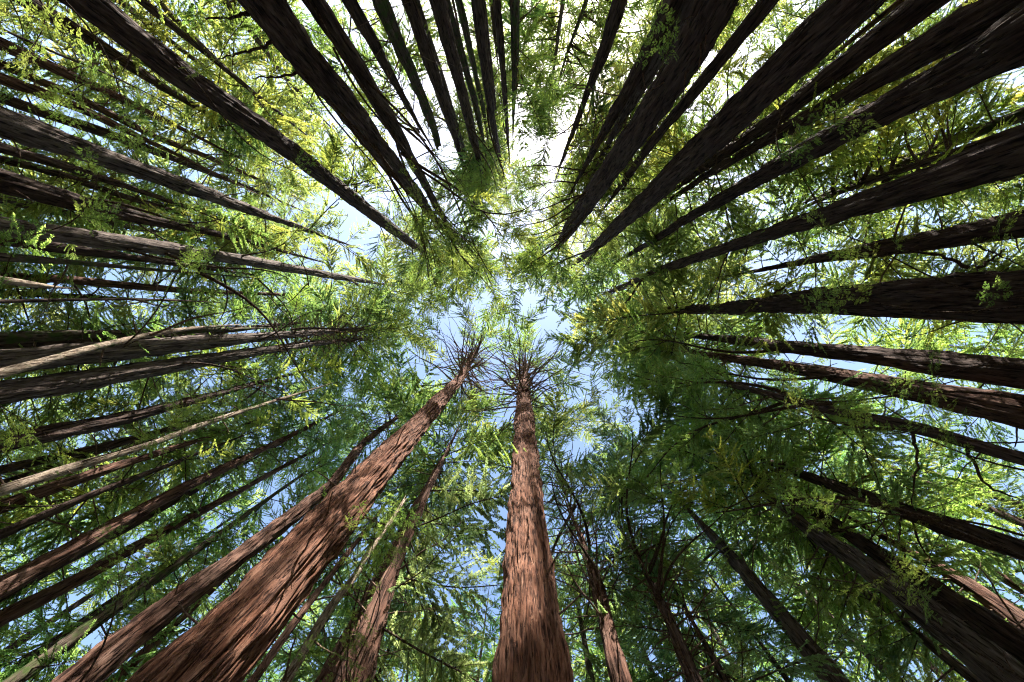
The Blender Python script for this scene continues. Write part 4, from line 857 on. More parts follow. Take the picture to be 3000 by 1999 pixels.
def floor_mat():
    m, nt, out = mat('forest_litter')
    N, K = nt.nodes, nt.links
    tc = N.new('ShaderNodeTexCoord')
    n = N.new('ShaderNodeTexNoise'); n.inputs['Scale'].default_value = 3; n.inputs['Detail'].default_value = 9
    K.new(tc.outputs['Object'], n.inputs['Vector'])
    r = ramp(nt, [(0.3, (0.05, 0.032, 0.02)), (0.55, (0.13, 0.085, 0.055)), (0.75, (0.07, 0.075, 0.03))])
    K.new(n.outputs['Fac'], r.inputs[0])
    b = N.new('ShaderNodeBsdfPrincipled'); b.inputs['Roughness'].default_value = 0.95
    K.new(r.outputs[0], b.inputs['Base Color'])
    bp = N.new('ShaderNodeBump'); bp.inputs['Distance'].default_value = 0.05
    K.new(n.outputs['Fac'], bp.inputs['Height']); K.new(bp.outputs[0], b.inputs['Normal'])
    K.new(b.outputs[0], out.inputs[0])
    return m

# ------------------------------------------------------------------ mesh helpers
def mesh_np(name, verts, faces, mats, fmat=None, smooth=None):
    """verts (n,3); faces: list of equal-size index arrays (k,3) or (k,4)"""
    me = bpy.data.meshes.new(name)
    verts = np.asarray(verts, dtype=np.float32)
    me.vertices.add(len(verts))
    me.vertices.foreach_set('co', verts.ravel())
    sizes = np.concatenate([np.full(len(f), f.shape[1], dtype=np.int32) for f in faces])
    idx = np.concatenate([f.ravel() for f in faces]).astype(np.int32)
    me.loops.add(len(idx))
    me.loops.foreach_set('vertex_index', idx)
    me.polygons.add(len(sizes))
    starts = np.concatenate([[0], np.cumsum(sizes)[:-1]]).astype(np.int32)
    me.polygons.foreach_set('loop_start', starts)
    for m in mats:
        me.materials.append(m)
    if fmat is not None:
        me.polygons.foreach_set('material_index', np.asarray(fmat, dtype=np.int32))
    if smooth is not None:
        me.polygons.foreach_set('use_smooth', np.asarray(smooth, dtype=bool))
    me.update(calc_edges=True)
    me.validate()
    return me

class Build:
    def __init__(self):
        self.v, self.q, self.t, self.qm, self.tm, self.n = [], [], [], [], [], 0
    def tube(self, pts, rads, seg, mi, phase=0.0):
        pts = np.asarray(pts, float); n = len(pts)
        d = np.gradient(pts, axis=0); d /= np.linalg.norm(d, axis=1)[:, None] + 1e-9
        ref = np.array([0, 0, 1.0]) if abs(d[0, 2]) < 0.9 else np.array([1.0, 0, 0])
        a = np.cross(d, ref); a /= np.linalg.norm(a, axis=1)[:, None] + 1e-9
        b = np.cross(d, a)
        th = np.arange(seg) * 2 * math.pi / seg + phase
        ring = pts[:, None] + np.asarray(rads)[:, None, None] * (np.cos(th)[None, :, None] * a[:, None] + np.sin(th)[None, :, None] * b[:, None])
        self.v.append(ring.reshape(-1, 3))
        i = np.arange(n - 1)[:, None] * seg; j = np.arange(seg)[None]
        j2 = (j + 1) % seg
        q = np.stack([i + j, i + j2, i + seg + j2, i + seg + j], -1).reshape(-1, 4) + self.n
        self.q.append(q); self.qm.append(np.full(len(q), mi))
        self.n += n * seg
    def quads(self, V, mi):
        """V (k,4,3)"""
        k = len(V)
        self.v.append(V.reshape(-1, 3))
        q = np.arange(k * 4).reshape(k, 4) + self.n
        self.q.append(q); self.qm.append(np.full(k, mi)); self.n += k * 4
    def mesh(self, name, mats, smooth=True):
        q = np.concatenate(self.q); qm = np.concatenate(self.qm)
        return mesh_np(name, np.concatenate(self.v), [q], mats, qm, np.full(len(q), smooth))

def link(name, data, parent=None):
    o = bpy.data.objects.new(name, data)
    COL.objects.link(o)
    if parent is not None:
        o.parent = parent
    return o

def norm(a):
    return a / (np.linalg.norm(a, axis=-1, keepdims=True) + 1e-9)

def kites(base, dirs, normal, length, width, rng, fold=0.0):
    """lens-shaped leaf sprays: base (k,3), dirs (k,3), normal (k,3)"""
    side = norm(np.cross(dirs, normal))
    nn = norm(np.cross(side, dirs))
    roll = rng.normal(0, 0.42, len(base))[:, None]
    side = norm(side * np.cos(roll) + nn * np.sin(roll))
    l = length[:, None]; w = width[:, None]
    mid = base + dirs * l * 0.45
    tip = base + dirs * l - np.array([0, 0, 1.0]) * l * 0.12
    return np.stack([base, mid + side * w * 0.5, tip, mid - side * w * 0.5], 1)

# ------------------------------------------------------------------ branch meshes (shared by all trees)
def leafy_branch(seed, L=4.5, nsub=34, near=False, dens=1.0, wide=1.0, sag=0.5):
    rng = np.random.default_rng(seed)
    B = Build()
    t = np.linspace(0, 1, 9)
    ph = rng.uniform(0, 6.28)
    amp = L * 0.035
    def axis(t):
        t = np.asarray(t, float)
        x = L * t
        y = amp * np.sin(3.2 * t + ph) * t + amp * 0.5 * np.sin(9 * t + ph * 2) * t
        z = L * (-sag * 0.22 * t + 0.10 * t ** 2.4) + amp * 0.4 * np.sin(7 * t + ph) * t
        return np.stack([x, y, z], -1)
    B.tube(axis(t), 0.0065 * L * (1 - 0.9 * t) + 0.004, 5, 0)
    K = [[], [], [], [], []]
    side = 1
    for i in range(nsub):
        ts = 0.12 + 0.86 * (i + rng.uniform(-0.4, 0.4)) / nsub
        if ts > 0.99 or (ts < 0.3 and rng.random() < 0.5) or (not near and math.sin(ts * 17 + ph * 3) < -0.7):
            continue
        side = -side
        prof = (min(1, (ts - 0.02) / 0.3)) * (1 - ts) ** 0.55 + 0.12
        l = 0.30 * L * wide * prof * rng.choice([0.45, 0.7, 0.95, 1.2, 1.5]) * rng.uniform(0.85, 1.15)
        p0 = axis(ts)
        fwd = norm(axis(min(1, ts + 0.02)) - p0)
        ang = rng.uniform(0.5, 1.4)
        lat = np.array([-fwd[1], fwd[0], 0]) * side
        d = norm(fwd * math.cos(ang) + lat * math.sin(ang) + np.array([0, 0, rng.normal(-0.15, 0.32)]))
        s = np.linspace(0, 1, 4)[:, None]
        bend = fwd * 0.18 + np.array([0, 0, -0.16])
        sub = lambda s: p0 + (d * s + bend * s ** 2) * l
        B.tube(sub(s), np.array([0.0022, 0.0016, 0.0011, 0.0006]) * L, 3, 0)
        n = max(3, int(l / 0.075 * dens))
        sp = (np.arange(n) + rng.uniform(0, 0.9, n)) / n
        sp = sp[(sp > 0.1)]
        for sg in (-1, 1):
            keep = sp[rng.random(len(sp)) < (0.95 + 0.25 * np.sin(sp * 7 + i * 2.1 + ph))] if not near else sp
            k = len(keep)
            if not k:
                continue
            bp = sub(keep[:, None])
            dd = norm(d + bend * 2 * keep[:, None])
            lt = np.stack([-dd[:, 1], dd[:, 0], np.zeros(k)], 1) * sg
            a = rng.uniform(0.55, 1.15, k)[:, None]
            td = norm(dd * np.cos(a) + lt * np.sin(a) + np.stack([np.zeros(k), np.zeros(k), rng.normal(-0.18, 0.22, k)], 1))
            ln = (rng.uniform(0.055, 0.13, k) if not near else rng.uniform(0.09, 0.2, k)) * (1.05 - 0.35 * keep)
            K[0].append(bp); K[1].append(td); K[3].append(ln)
        K[0].append(sub(np.array([[0.95]]))); K[1].append(d[None]); K[3].append(np.array([0.16]))
    base = np.concatenate(K[0]); dr = np.concatenate(K[1]); ln = np.concatenate(K[3])
    nz = norm(np.stack([rng.normal(0, 0.3, len(base)), rng.normal(0, 0.3, len(base)), np.ones(len(base))], 1))
    if not near:
        B.quads(kites(base, dr, nz, ln, ln * rng.uniform(0.34, 0.50, len(base)), rng), 1)
    else:
        # flat two-ranked needles along every twiglet
        m = 9
        f = (np.arange(m) + 0.6) / m
        for sg in (-1, 1):
            bb = (base[:, None] + dr[:, None] * (ln * 1.15)[:, None, None] * f[None, :, None]).reshape(-1, 3)
            lat = norm(np.cross(dr, nz)) * sg
            nd = norm(dr[:, None] * 0.75 + lat[:, None] + np.array([0, 0, -0.12]) + rng.normal(0, 0.14, (len(dr), m, 3))).reshape(-1, 3)
            nl = (0.046 * np.sin(np.pi * (0.18 + 0.74 * f))[None] * rng.uniform(0.8, 1.2, (len(dr), 1))).reshape(-1)
            B.quads(kites(bb, nd, np.repeat(nz, m, 0), nl, np.full(len(nl), 0.0105), rng), 1)
        for b0, d0, l0 in zip(base[::1], dr[::1], ln[::1]):
            pass
    return B.mesh('branch_leafy', [M_TWIG, M_LEAF], True)

def bare_branch(seed, L=3.6, stub=False, up=0.1):
    rng = np.random.default_rng(seed)
    B = Build()
    t = np.linspace(0, 1, 4 if stub else 9)
    ph = rng.uniform(0, 6.28)
    pts = np.stack([L * t, L * 0.03 * np.sin(4 * t + ph) * t + L * .015 * np.sin(13 * t + ph), L * (up * t ** 2 - 0.06 * t) + L * 0.02 * np.sin(6 * t + ph)], -1)
    B.tube(pts, (0.0115 * L if not stub else 0.035 * L) * (1 - (0.55 if stub else 0.92) * t) + 0.003, 5, 0)
    if not stub:
        for i in range(rng.integers(2, 6)):
            ts = rng.uniform(0.2, 0.95)
            p0 = np.array([np.interp(ts, t, pts[:, k]) for k in range(3)])
            l = L * rng.uniform(0.08, 0.3) * (1.1 - ts)
            d = norm(np.array([1.0, rng.choice([-1, 1]) * rng.uniform(0.4, 1.1), rng.normal(0, 0.3)]))
            s = np.linspace(0, 1, 3)[:, None]
            B.tube(p0 + d * l * s + np.array([0, 0, 0.1]) * l * s ** 2, np.array([0.0036, 0.0024, 0.001]) * L, 3, 0)
    return B.mesh('branch_bare', [M_DEAD], True)

LEAFY = [leafy_branch(100 + i, nsub=60, dens=(4.6, 5.4, 6.2)[i % 3], wide=(0.85, 1.05, 1.2, 0.95)[i % 4], sag=(0.3, 0.7, 1.1)[i % 3]) for i in range(10)]
SPRAY = [leafy_branch(300 + i, L=1.7, nsub=16, near=True, dens=0.8, wide=1.15, sag=1.0) for i in range(4)]
BARE = [bare_branch(500 + i, up=(0.05, 0.15, 0.25)[i % 3]) for i in range(7)]
STUB = [bare_branch(600 + i, L=0.8, stub=True) for i in range(3)]

# ------------------------------------------------------------------ trunks
def lattice_noise(u, v, nu, rng, nv):
    """smooth value noise, periodic in u (0..1 -> nu cells), v in cells"""
    G = rng.uniform(-1, 1, (nu, nv + 2))
    x = (u * nu) % nu
    i = np.floor(x).astype(int) % nu; fx = x - np.floor(x); i2 = (i + 1) % nu
    y = np.clip(v, 0, nv - 0.001); j = np.floor(y).astype(int); fy = y - j
    fx = fx * fx * (3 - 2 * fx); fy = fy * fy * (3 - 2 * fy)
    return (G[i, j] * (1 - fx) + G[i2, j] * fx) * (1 - fy) + (G[i, j + 1] * (1 - fx) + G[i2, j + 1] * fx) * fy

def trunk_axis(pts, style, rng):
    """resample the measured stem: from the ground to the tip"""
    P = np.array(pts)
    slope_max = 0.6 if style == 'p' else 0.05
    dxy = (P[1, :2] - P[0, :2]) / (P[1, 2] - P[0, 2])
    sl = np.linalg.norm(dxy)
    if sl > slope_max:
        dxy *= slope_max / sl
    z0 = P[0, 2]
    base = np.array([*(P[0, :2] - dxy * z0), 0.0, P[0, 3] * (1 + 0.010 * z0)])
    return base, P

def make_trunk(key, pts, style, ztop, rng, wpx, broken=False):
    base, P = trunk_axis(pts, style, rng)
    zs = [0.0] + list(P[:, 2]); xs = [base[0]] + list(P[:, 0]); ys = [base[1]] + list(P[:, 1]); rs = [base[3]] + list(P[:, 3])
    if ztop > P[-1, 2] + 0.3:
        k = P[-1] - P[-2] if len(P) > 2 else P[-1] - P[0]
        dd = k[:2] / k[2]
        s = np.linalg.norm(dd)
        if s > 0.05: dd *= 0.05 / s
        zs.append(ztop); xs.append(P[-1, 0] + dd[0] * (ztop - P[-1, 2]) * 0.6); ys.append(P[-1, 1] + dd[1] * (ztop - P[-1, 2]) * 0.6); rs.append(0.02)
    hero = style in 'ho'
    nseg = int(np.clip(wpx * (2.2 if hero else 1.5) + 14, 14, 210))
    nr = int(np.clip(60 + wpx * (5.0 if hero else 2.2), 60, 420))
    # rings spaced evenly as they recede overhead
    q = np.linspace(0, 1, nr)
    z = (np.exp(q * math.log(1 + ztop / 3.0)) - 1) * 3.0
    x = np.interp(z, zs, xs); y = np.interp(z, zs, ys); r = np.interp(z, zs, rs)
    w = max(3, nr // 14) | 1
    ker = np.hanning(w + 2)[1:-1]; ker /= ker.sum()
    def sm(a):
        e = np.concatenate([2 * a[0] - a[w // 2:0:-1], a, 2 * a[-1] - a[-2:-w // 2 - 1:-1]])
        return np.convolve(e, ker, 'valid')[:nr]
    x, y, r = sm(x), sm(y), np.maximum(sm(r), 0.012)
    th = np.arange(nseg) / nseg
    U, Z = np.meshgrid(th, z)
    Rr = np.repeat(r[:, None], nseg, 1)
    rmid = float(np.median(r))
    flare = 0.85 * np.exp(-Z / 1.1) + 0.25 * np.exp(-Z / 2.6)
    lob = lattice_noise(U + 0.02 * np.sin(Z * 0.3), Z / 14.0, 7, rng, 16)
    amp_l = (0.10 if style == 'o' else 0.05) + 0.25 * np.exp(-Z / 1.8)
    rel = 1 + flare * (1 + 0.5 * lob) + amp_l * lob
    rel += 0.05 * lattice_noise(U, Z / 2.1, 5, rng, 60) + 0.05 * lattice_noise(U * 0, Z / 3.3, 3, rng, 40)
    if style != 'p':
        nf = int(np.clip(2 * math.pi * rmid / 0.10, 7, 72))
        warp = 0.35 / nf * lattice_noise(U, Z / 1.3, max(4, nf // 4), rng, 80)
        f1 = lattice_noise(U + warp, Z / 1.7, nf, rng, 100)
        f2 = lattice_noise(U + warp * 0.5, Z / 0.4, nf * 2, rng, 260)
        ridge = 1 - np.abs(f1) * 2.2
        depth = min(0.075, 0.13 * rmid) * (1.6 if style == 'o' else 1.0)
        disp = depth * (0.9 * np.clip(ridge, -1.2, 1) * -1 + 0.6 * f2)
    else:
        disp = 0.012 * lattice_noise(U, Z / 0.5, 6, rng, 120)
    fade = np.clip(Rr / 0.16, 0.15, 1)
    if style == 'o':
        disp = disp + 0.22 * np.clip(lattice_noise(U, Z / 1.6, 6, rng, 60) - 0.35, 0, 1)
    RR = Rr * {'p': 1.02, 'o': 1.0, 'h': 0.89}.get(style, 0.915) * rel + disp * fade
    X = x[:, None] + RR * np.cos(U * 2 * math.pi) - base[0]
    Y = y[:, None] + RR * np.sin(U * 2 * math.pi) - base[1]
    ZZ = Z - 0.15 * (Z < 0.01)
    if broken:
        ZZ[-1] += 0.6 * lattice_noise(th, np.zeros(nseg), 9, rng, 2)
    V = np.stack([X, Y, ZZ], -1).reshape(-1, 3)
    i = np.arange(nr - 1)[:, None] * nseg; j = np.arange(nseg)[None]; j2 = (j + 1) % nseg
    F = np.stack([i + j, i + j2, i + nseg + j2, i + nseg + j], -1).reshape(-1, 4)
    V = np.concatenate([V, [[x[-1] - base[0], y[-1] - base[1], z[-1] + (-0.3 if broken else 0.05)]]])
    top = (nr - 1) * nseg
    jj = np.arange(nseg)
    F3 = np.stack([top + jj, top + (jj + 1) % nseg, np.full(nseg, nr * nseg)], -1)
    me = mesh_np('trunk', V, [F, F3], [BARK[style]], None, np.full(len(F) + len(F3), True))
    return me, base, (z, x, y, r)

# canopy openings seen from the clearing: (x/z, y/z, radius)
VIS = []   # visible stems: segments in (x/z, y/z), with half width and distance
for key, nm, st, lab, pts in TREES:
    P = np.array(pts); zz = P[:, 2] - EYE.z
    a = P[:, :2] / zz[:, None]; hw = P[:, 3] / zz
    for k in range(len(P) - 1):
        VIS.append((*a[k], *a[k + 1], max(hw[k], hw[k + 1]), math.hypot(P[k, 0], P[k, 1]), 0.016 if P[-1, 2] > 40 and math.hypot(P[0, 0], P[0, 1]) < 15.5 else 0.0))
VIS = np.array(VIS)

def hides_stem(p, own_d, margin):
    """does foliage at p (world) stand between the clearing and a stem that shows clear?"""
    zz = p[2] - EYE.z
    if zz < 1: return False
    q = np.array([p[0] / zz, p[1] / zz])
    a = VIS[:, 0:2]; b = VIS[:, 2:4] - a
    t = np.clip(((q - a) * b).sum(1) / (b * b).sum(1), 0, 1)
    dist = np.linalg.norm(q - a - b * t[:, None], axis=1)
    d = math.hypot(p[0], p[1])
    return bool(np.any((dist < VIS[:, 4] + VIS[:, 6] + margin) & (VIS[:, 5] > d + 0.3)))

def in_opening(p):
    zz = p[2] - EYE.z
    if zz < 1: return False
    q = (p[0] / zz, p[1] / zz)
    for ox, oy, r in OPENINGS:
        if (q[0] - ox) ** 2 + (q[1] - oy) ** 2 < r * r:
            return True
    return False

# gaps in the canopy through which the sun reaches patches of these stems: heights, patch radius, sideways offset
SUN_PATCHES = {
    'A25': ([8.4, 9.8, 13.2, 15.0, 16.8, 21, 27, 36], 0.6, -0.05),
    'A29': ([9.4, 10.8, 13.6, 17, 18.6, 24, 30], 0.5, -0.3),
    'A24': ([14, 18.5, 22, 26], 0.4, 0), 'A30': ([16.2, 23.5, 25.5], 0.45, 0),
    'A28': ([20, 26], 0.4, 0), 'A27': ([11, 13, 15, 17], 0.35, 0), 'A26': ([17, 20], 0.35, 0),
    'A18': ([11, 13, 15, 17, 19, 21], 0.4, 0), 'A15': ([11, 12.5, 14], 0.4, 0), 'A12': ([15, 16], 0.4, 0),
    'A9': ([21, 24, 30, 38], 0.45, 0), 'A16': ([24, 33], 0.45, 0), 'A22': ([20, 32], 0.4, 0), 'A23': ([24], 0.4, 0),
    'A20': ([25], 0.4, 0), 'A11': ([26, 36], 0.4, 0), 'A38': ([17, 20], 0.45, 0), 'A35': ([17, 18.5, 20], 0.6, 0),
    'A43': ([20, 23], 0.4, 0.3),
}
BEAM = []
for key, nm, st, lab, pts in TREES:
    if key in SUN_PATCHES:
        zz_, rr_, off = SUN_PATCHES[key]
        P = np.array(pts)
        for z_ in zz_:
            BEAM.append([np.interp(z_, P[:, 2], P[:, 0]) + off, np.interp(z_, P[:, 2], P[:, 1]), z_, rr_])
BEAM = np.array(BEAM)
SUN_V = np.array(SUN_DIR)
def shades_sunlit_stems(p, slack):
    v = np.array(p)[None] - BEAM[:, :3]
    t = v @ SUN_V
    perp = np.linalg.norm(v - t[:, None] * SUN_V, axis=1)
    return bool(np.any((t > 1.2) & (perp < BEAM[:, 3] + slack)))

COUNT = {'branch': 0, 'reject': 0}
def put_branch(crown, base, org, az, el, roll, L, mesh, Lref, name, tint, keep=0.2, margin=0.012, check=True, rnd=random):
    """org: world point on the stem axis"""
    d = Vector((math.cos(az) * math.cos(el), math.sin(az) * math.cos(el), math.sin(el)))
    if check:
        own = math.hypot(org[0], org[1])
        for f in (0.3, 0.5, 0.75, 1.0):
            p = org + d * L * f
            if shades_sunlit_stems(p, 0.18 * L * (1.2 - f)):
                COUNT['reject'] += 1
                return None
            if in_opening(p):
                if rnd.random() > 0.06:
                    COUNT['reject'] += 1
                    return None
            if hides_stem(p, own, margin) and rnd.random() > keep:
                COUNT['reject'] += 1
                return None
    o = bpy.data.objects.new(name, mesh)
    COL.objects.link(o)
    o.parent = crown
    s = L / Lref
    m = Matrix.Translation(org - Vector(base[:3])) @ Matrix.Rotation(az, 4, 'Z') @ Matrix.Rotation(-el, 4, 'Y') @ Matrix.Rotation(roll, 4, 'X')
    o.matrix_basis = m @ Matrix.Diagonal((s, s, s, 1))
    o.color = (*tint, 1)
    COUNT['branch'] += 1
    return o

def build_tree(key, nm, st, lab, pts, group, n_leaf, zc, ztop, Lmax, n_bare=0, bare_zone=None, n_stub=0, tint=(1, 1, 1), check=True, wpx=12, broken=False, keep=0.2, margin=0.012, bare_len=4.0, bare_check=True):
    rnd = random.Random(key)
    rng = np.random.default_rng(abs(hash_str(key)) % 99991)
    me, base, (z, x, y, r) = make_trunk(key, pts, st, ztop, rng, wpx, broken)
    e = link(nm, None)
    e.location = base[:3]
    e.empty_display_size = 0.5
    e['label'] = lab
    e['category'] = 'tree'
    if group:
        e['group'] = group
    t = link('trunk', me, e)
    def at(zz):
        return Vector((float(np.interp(zz, z, x)), float(np.interp(zz, z, y)), zz)), float(np.interp(zz, z, r))
    if n_leaf + n_bare + n_stub == 0:
        return e, at, base, None
    cr = link('crown', None, e)
    cr.empty_display_size = 0.3
    az = rnd.uniform(0, 6.28)
    for i in range(n_leaf):
        f = (i + rnd.random()) / n_leaf
        f = f ** 0.85
        zz = zc + (ztop - 0.4 - zc) * f
        az += 2.39996 + rnd.uniform(-0.5, 0.5)
        org, rr = at(zz)
        Lb = min(Lmax, 1.1 + 0.45 * (ztop - zz)) * rnd.uniform(0.72, 1.15)
        c_ = -(math.cos(az) * org.x + math.sin(az) * org.y) / max(1, math.hypot(org.x, org.y))
        if org.z > 30:
            Lb *= 1 + 0.4 * max(0, c_)
        if f < 0.2:
            Lb *= 0.75 + 1.2 * f
        el = RAD(-14 + 45 * max(0, f - 0.35) + rnd.uniform(-13, 13))
        j = rnd.randrange(len(LEAFY))
        tj = rnd.uniform(0.85, 1.15)
        put_branch(cr, base, org, az, el, RAD(rnd.uniform(-35, 35)), Lb, LEAFY[j], 4.5, 'branch', (tint[0] * tj, tint[1] * (0.5 + 0.5 * tj), tint[2]), keep, margin, check, rnd)
    if n_bare:
        b0, b1 = bare_zone
        for i in range(n_bare):
            zz = b0 + (b1 - b0) * ((i + rnd.random()) / n_bare)
            az += 2.39996 + rnd.uniform(-0.4, 0.4)
            org, rr = at(zz)
            put_branch(cr, base, org, az, RAD(rnd.uniform(-8, 42)), rnd.uniform(0, 6.28), rnd.uniform(0.4, 1.0) * bare_len, BARE[rnd.randrange(len(BARE))], 3.6, 'dead_branch', (1, 1, 1), 0.35, 0.0, bare_check, rnd)
    for i in range(n_stub):
        zz = pts[0][2] * 0.9 + (zc - pts[0][2] * 0.9) * rnd.random()
        az += 2.39996 + rnd.uniform(-0.4, 0.4)
        org, rr = at(zz)
        put_branch(cr, base, org + Vector((math.cos(az), math.sin(az), 0)) * rr * 0.8, az, RAD(rnd.uniform(-20, 30)), rnd.uniform(0, 6), rnd.uniform(0.25, 0.9), STUB[rnd.randrange(3)], 0.8, 'branch_stub', (1, 1, 1), 1, 0, False, rnd)
    return e, at, base, cr

def hash_str(s):
    h = 17
    for c in s:
        h = (h * 131 + ord(c)) % 1000003
    return h

# ------------------------------------------------------------------ ground
gv = []
gn = 60
g1 = np.linspace(-1, 1, gn)
gs = np.sign(g1) * (np.abs(g1) ** 3) * 2500
GX, GY = np.meshgrid(gs, gs)
GZ = 0.05 * np.sin(GX * 0.7) * np.cos(GY * 0.6)
V = np.stack([GX, GY, GZ - 0.04], -1).reshape(-1, 3)
i = np.arange(gn - 1)[:, None] * gn; j = np.arange(gn - 1)[None]
F = np.stack([i + j, i + j + 1, i + gn + j + 1, i + gn + j], -1).reshape(-1, 4)
fl = link('forest_floor', mesh_np('forest_floor', V, [F], [floor_mat()], None, np.full(len(F), True)))
fl['kind'] = 'structure'
fl['label'] = 'brown litter covered forest floor under the redwoods'

# ------------------------------------------------------------------ the trees one can tell apart
#     key: (crown base z, tip z, leafy branches, longest branch, bare branches, bare zone, stubs)
SPEC = {
    'A25': dict(zc=57, ztop=69, n=14, L=6.6, nb=120, bz=(35, 58), ns=34, bl=7.0),
    'A29': dict(zc=57, ztop=69, n=14, L=6.6, nb=150, bz=(30, 56), ns=30, bl=6.6),
    'A30': dict(zc=31, ztop=44, n=40, L=4.6, nb=110, bz=(17, 32), ns=10, bl=4.6),
    'A31': dict(zc=20, ztop=32, n=50, L=3.6, nb=70, bz=(12, 22), ns=0, bl=3.6),
    'A32': dict(zc=29, ztop=46, n=48, L=5.2, nb=60, bz=(16, 34), ns=14, bl=3.6),
    'A24': dict(zc=38, ztop=56, n=48, L=5.2, nb=40, bz=(34, 46), ns=6),
    'A14': dict(zc=44, ztop=63, n=48, L=6.6, nb=90, bz=(34, 58), ns=4, bl=5.4),
    'A16': dict(zc=46, ztop=64, n=48, L=6.6, nb=90, bz=(32, 58), ns=4, bl=5.4),
    'A17': dict(zc=30, ztop=48, n=48, L=5.4, nb=30, bz=(22, 36), ns=6),
    'A48': dict(zc=42, ztop=62, n=48, L=6.6, nb=40, bz=(32, 52), ns=60),
    'A64': dict(zc=37, ztop=37.8, n=0, L=3.0, nb=40, bz=(22, 36), ns=12, broken=True),
    'A12': dict(zc=15, ztop=16.4, n=0, L=2.0, nb=0, bz=(0, 0), ns=0, broken=True),
    'A27': dict(zc=17, ztop=18.6, n=0, L=1.2, nb=3, bz=(12, 17), ns=8, broken=True),
    'A15': dict(zc=15, ztop=18.5, n=5, L=1.2, nb=4, bz=(13, 17), ns=4),
    'A18': dict(zc=21, ztop=27, n=9, L=1.6, nb=6, bz=(16, 24), ns=4),
    'A13': dict(zc=20, ztop=26, n=16, L=1.8, nb=12, bz=(17, 24), ns=0),
    'A10': dict(zc=18, ztop=24, n=24, L=2.6, nb=10, bz=(14, 20), ns=0),
    'A4d': dict(zc=19, ztop=24, n=14, L=1.8, nb=0, bz=(0, 0), ns=0),
    'A37': dict(zc=18, ztop=32, n=48, L=5.6, nb=24, bz=(12, 24), ns=0),
    'A47': dict(zc=36, ztop=52, n=46, L=3.8, nb=24, bz=(26, 42), ns=4),
    'A63': dict(zc=46, ztop=60, n=40, L=3.6, nb=20, bz=(34, 50), ns=0),
}
BUILT = {}
GROUP = 'redwoods standing round the clearing'
for key, nm, st, lab, pts in TREES:
    rnd = random.Random('s' + key)
    P = np.array(pts)
    zt, rt = P[-1, 2], P[-1, 3]
    d = math.hypot(P[-1, 0], P[-1, 1])
    wpx = 2 * P[0, 3] / (P[0, 2] - 1.6) * 398
    s = SPEC.get(key)
    if s is None:
        grow = min(22, max(7, rt / 0.013))
        ztop = min(zt + grow, 72)
        s = dict(zc=zt * (0.74 if zt < 42 else 0.88), ztop=ztop, n=int(50 + rnd.uniform(-8, 12)), L=min(7.0, 4.4 + P[0, 3] * 3.4) * rnd.uniform(0.9, 1.12),
                 nb=int(rnd.uniform(14, 34)), bz=(zt * 0.62, zt * 0.98), ns=int(rnd.uniform(2, 9)))
    sun_tint = 0.5 - 0.5 * math.tanh(P[-1, 1] / 10)   # warm sunlight painted into the leaf tint: yellower crowns towards the sun
    tint = (0.82 + 0.16 * sun_tint + rnd.uniform(-0.1, 0.12), 0.95 + 0.12 * rnd.random(), 0.9 + rnd.uniform(-0.2, 0.5) * (1 - sun_tint))
    made = build_tree(key, nm, st, lab, pts, GROUP if nm == 'redwood_tree' else None, s['n'], s['zc'], s['ztop'], s['L'], s['nb'], s['bz'], s['ns'], tint, True, wpx, s.get('broken', False), 0.07, 0.014, s.get('bl', 4.2), 'bl' not in s)
    BUILT[key] = made

# long low boughs that reach over the clearing: tree, x, y, z of the leafy end, branches, spread, spray tint
def make_bough(tree, at, base, crown, target, n, spread, tint, idx, kind=0):
    rnd = random.Random('b%s%d' % (tree, idx))
    T = Vector(target)
    org, rr = at(T.z + rnd.uniform(-2.0, 1.0))
    d = T - org
    L = d.length
    B = Build()
    t = np.linspace(0, 1, 12)
    o3 = np.array(org); d3 = np.array(d)
    side = np.array([-d3[1], d3[0], 0]) / L
    pts = o3 + d3 * t[:, None] + np.array([0, 0, 1.0]) * (L * 0.10 * np.sin(math.pi * t))[:, None] + side * (L * 0.05 * np.sin(5 * t + idx))[:, None]
    B.tube(pts - np.array(base[:3]), ((0.005 if kind == 1 else 0.012) * L) * (1 - 0.85 * t) + 0.005, 6, 0)
    link('bough', B.mesh('bough', [M_TWIG]), crown)
    az0 = math.atan2(d.y, d.x)
    for i in range(n):
        f = 1 - spread / max(L, 0.1) * rnd.random() * 1.3
        f = min(1, max(0.25, f))
        p = Vector([float(np.interp(f, t, pts[:, k])) for k in range(3)])
        az = az0 + rnd.uniform(-1.5, 1.5) * (1.2 - 0.5 * f)
        put_branch(crown, base, p, az, RAD(rnd.uniform(-28, 14)), RAD(rnd.uniform(-40, 40)), spread * rnd.uniform(0.5, 1.05), (SPRAY if kind == 1 else LEAFY)[rnd.randrange(4 if kind == 1 else 10)], 1.7 if kind == 1 else 4.5, 'leaf_spray' if kind == 1 else 'branch', tint, 0.04, 0.010, kind == 0, rnd)

for bi, (key, tx, ty, tz, n, spread, tint, kind) in enumerate(BOUGHS):
    e, at, base, cr = BUILT[key]
    make_bough(key, at, base, cr, (tx, ty, tz), n, spread, tint, bi, kind)

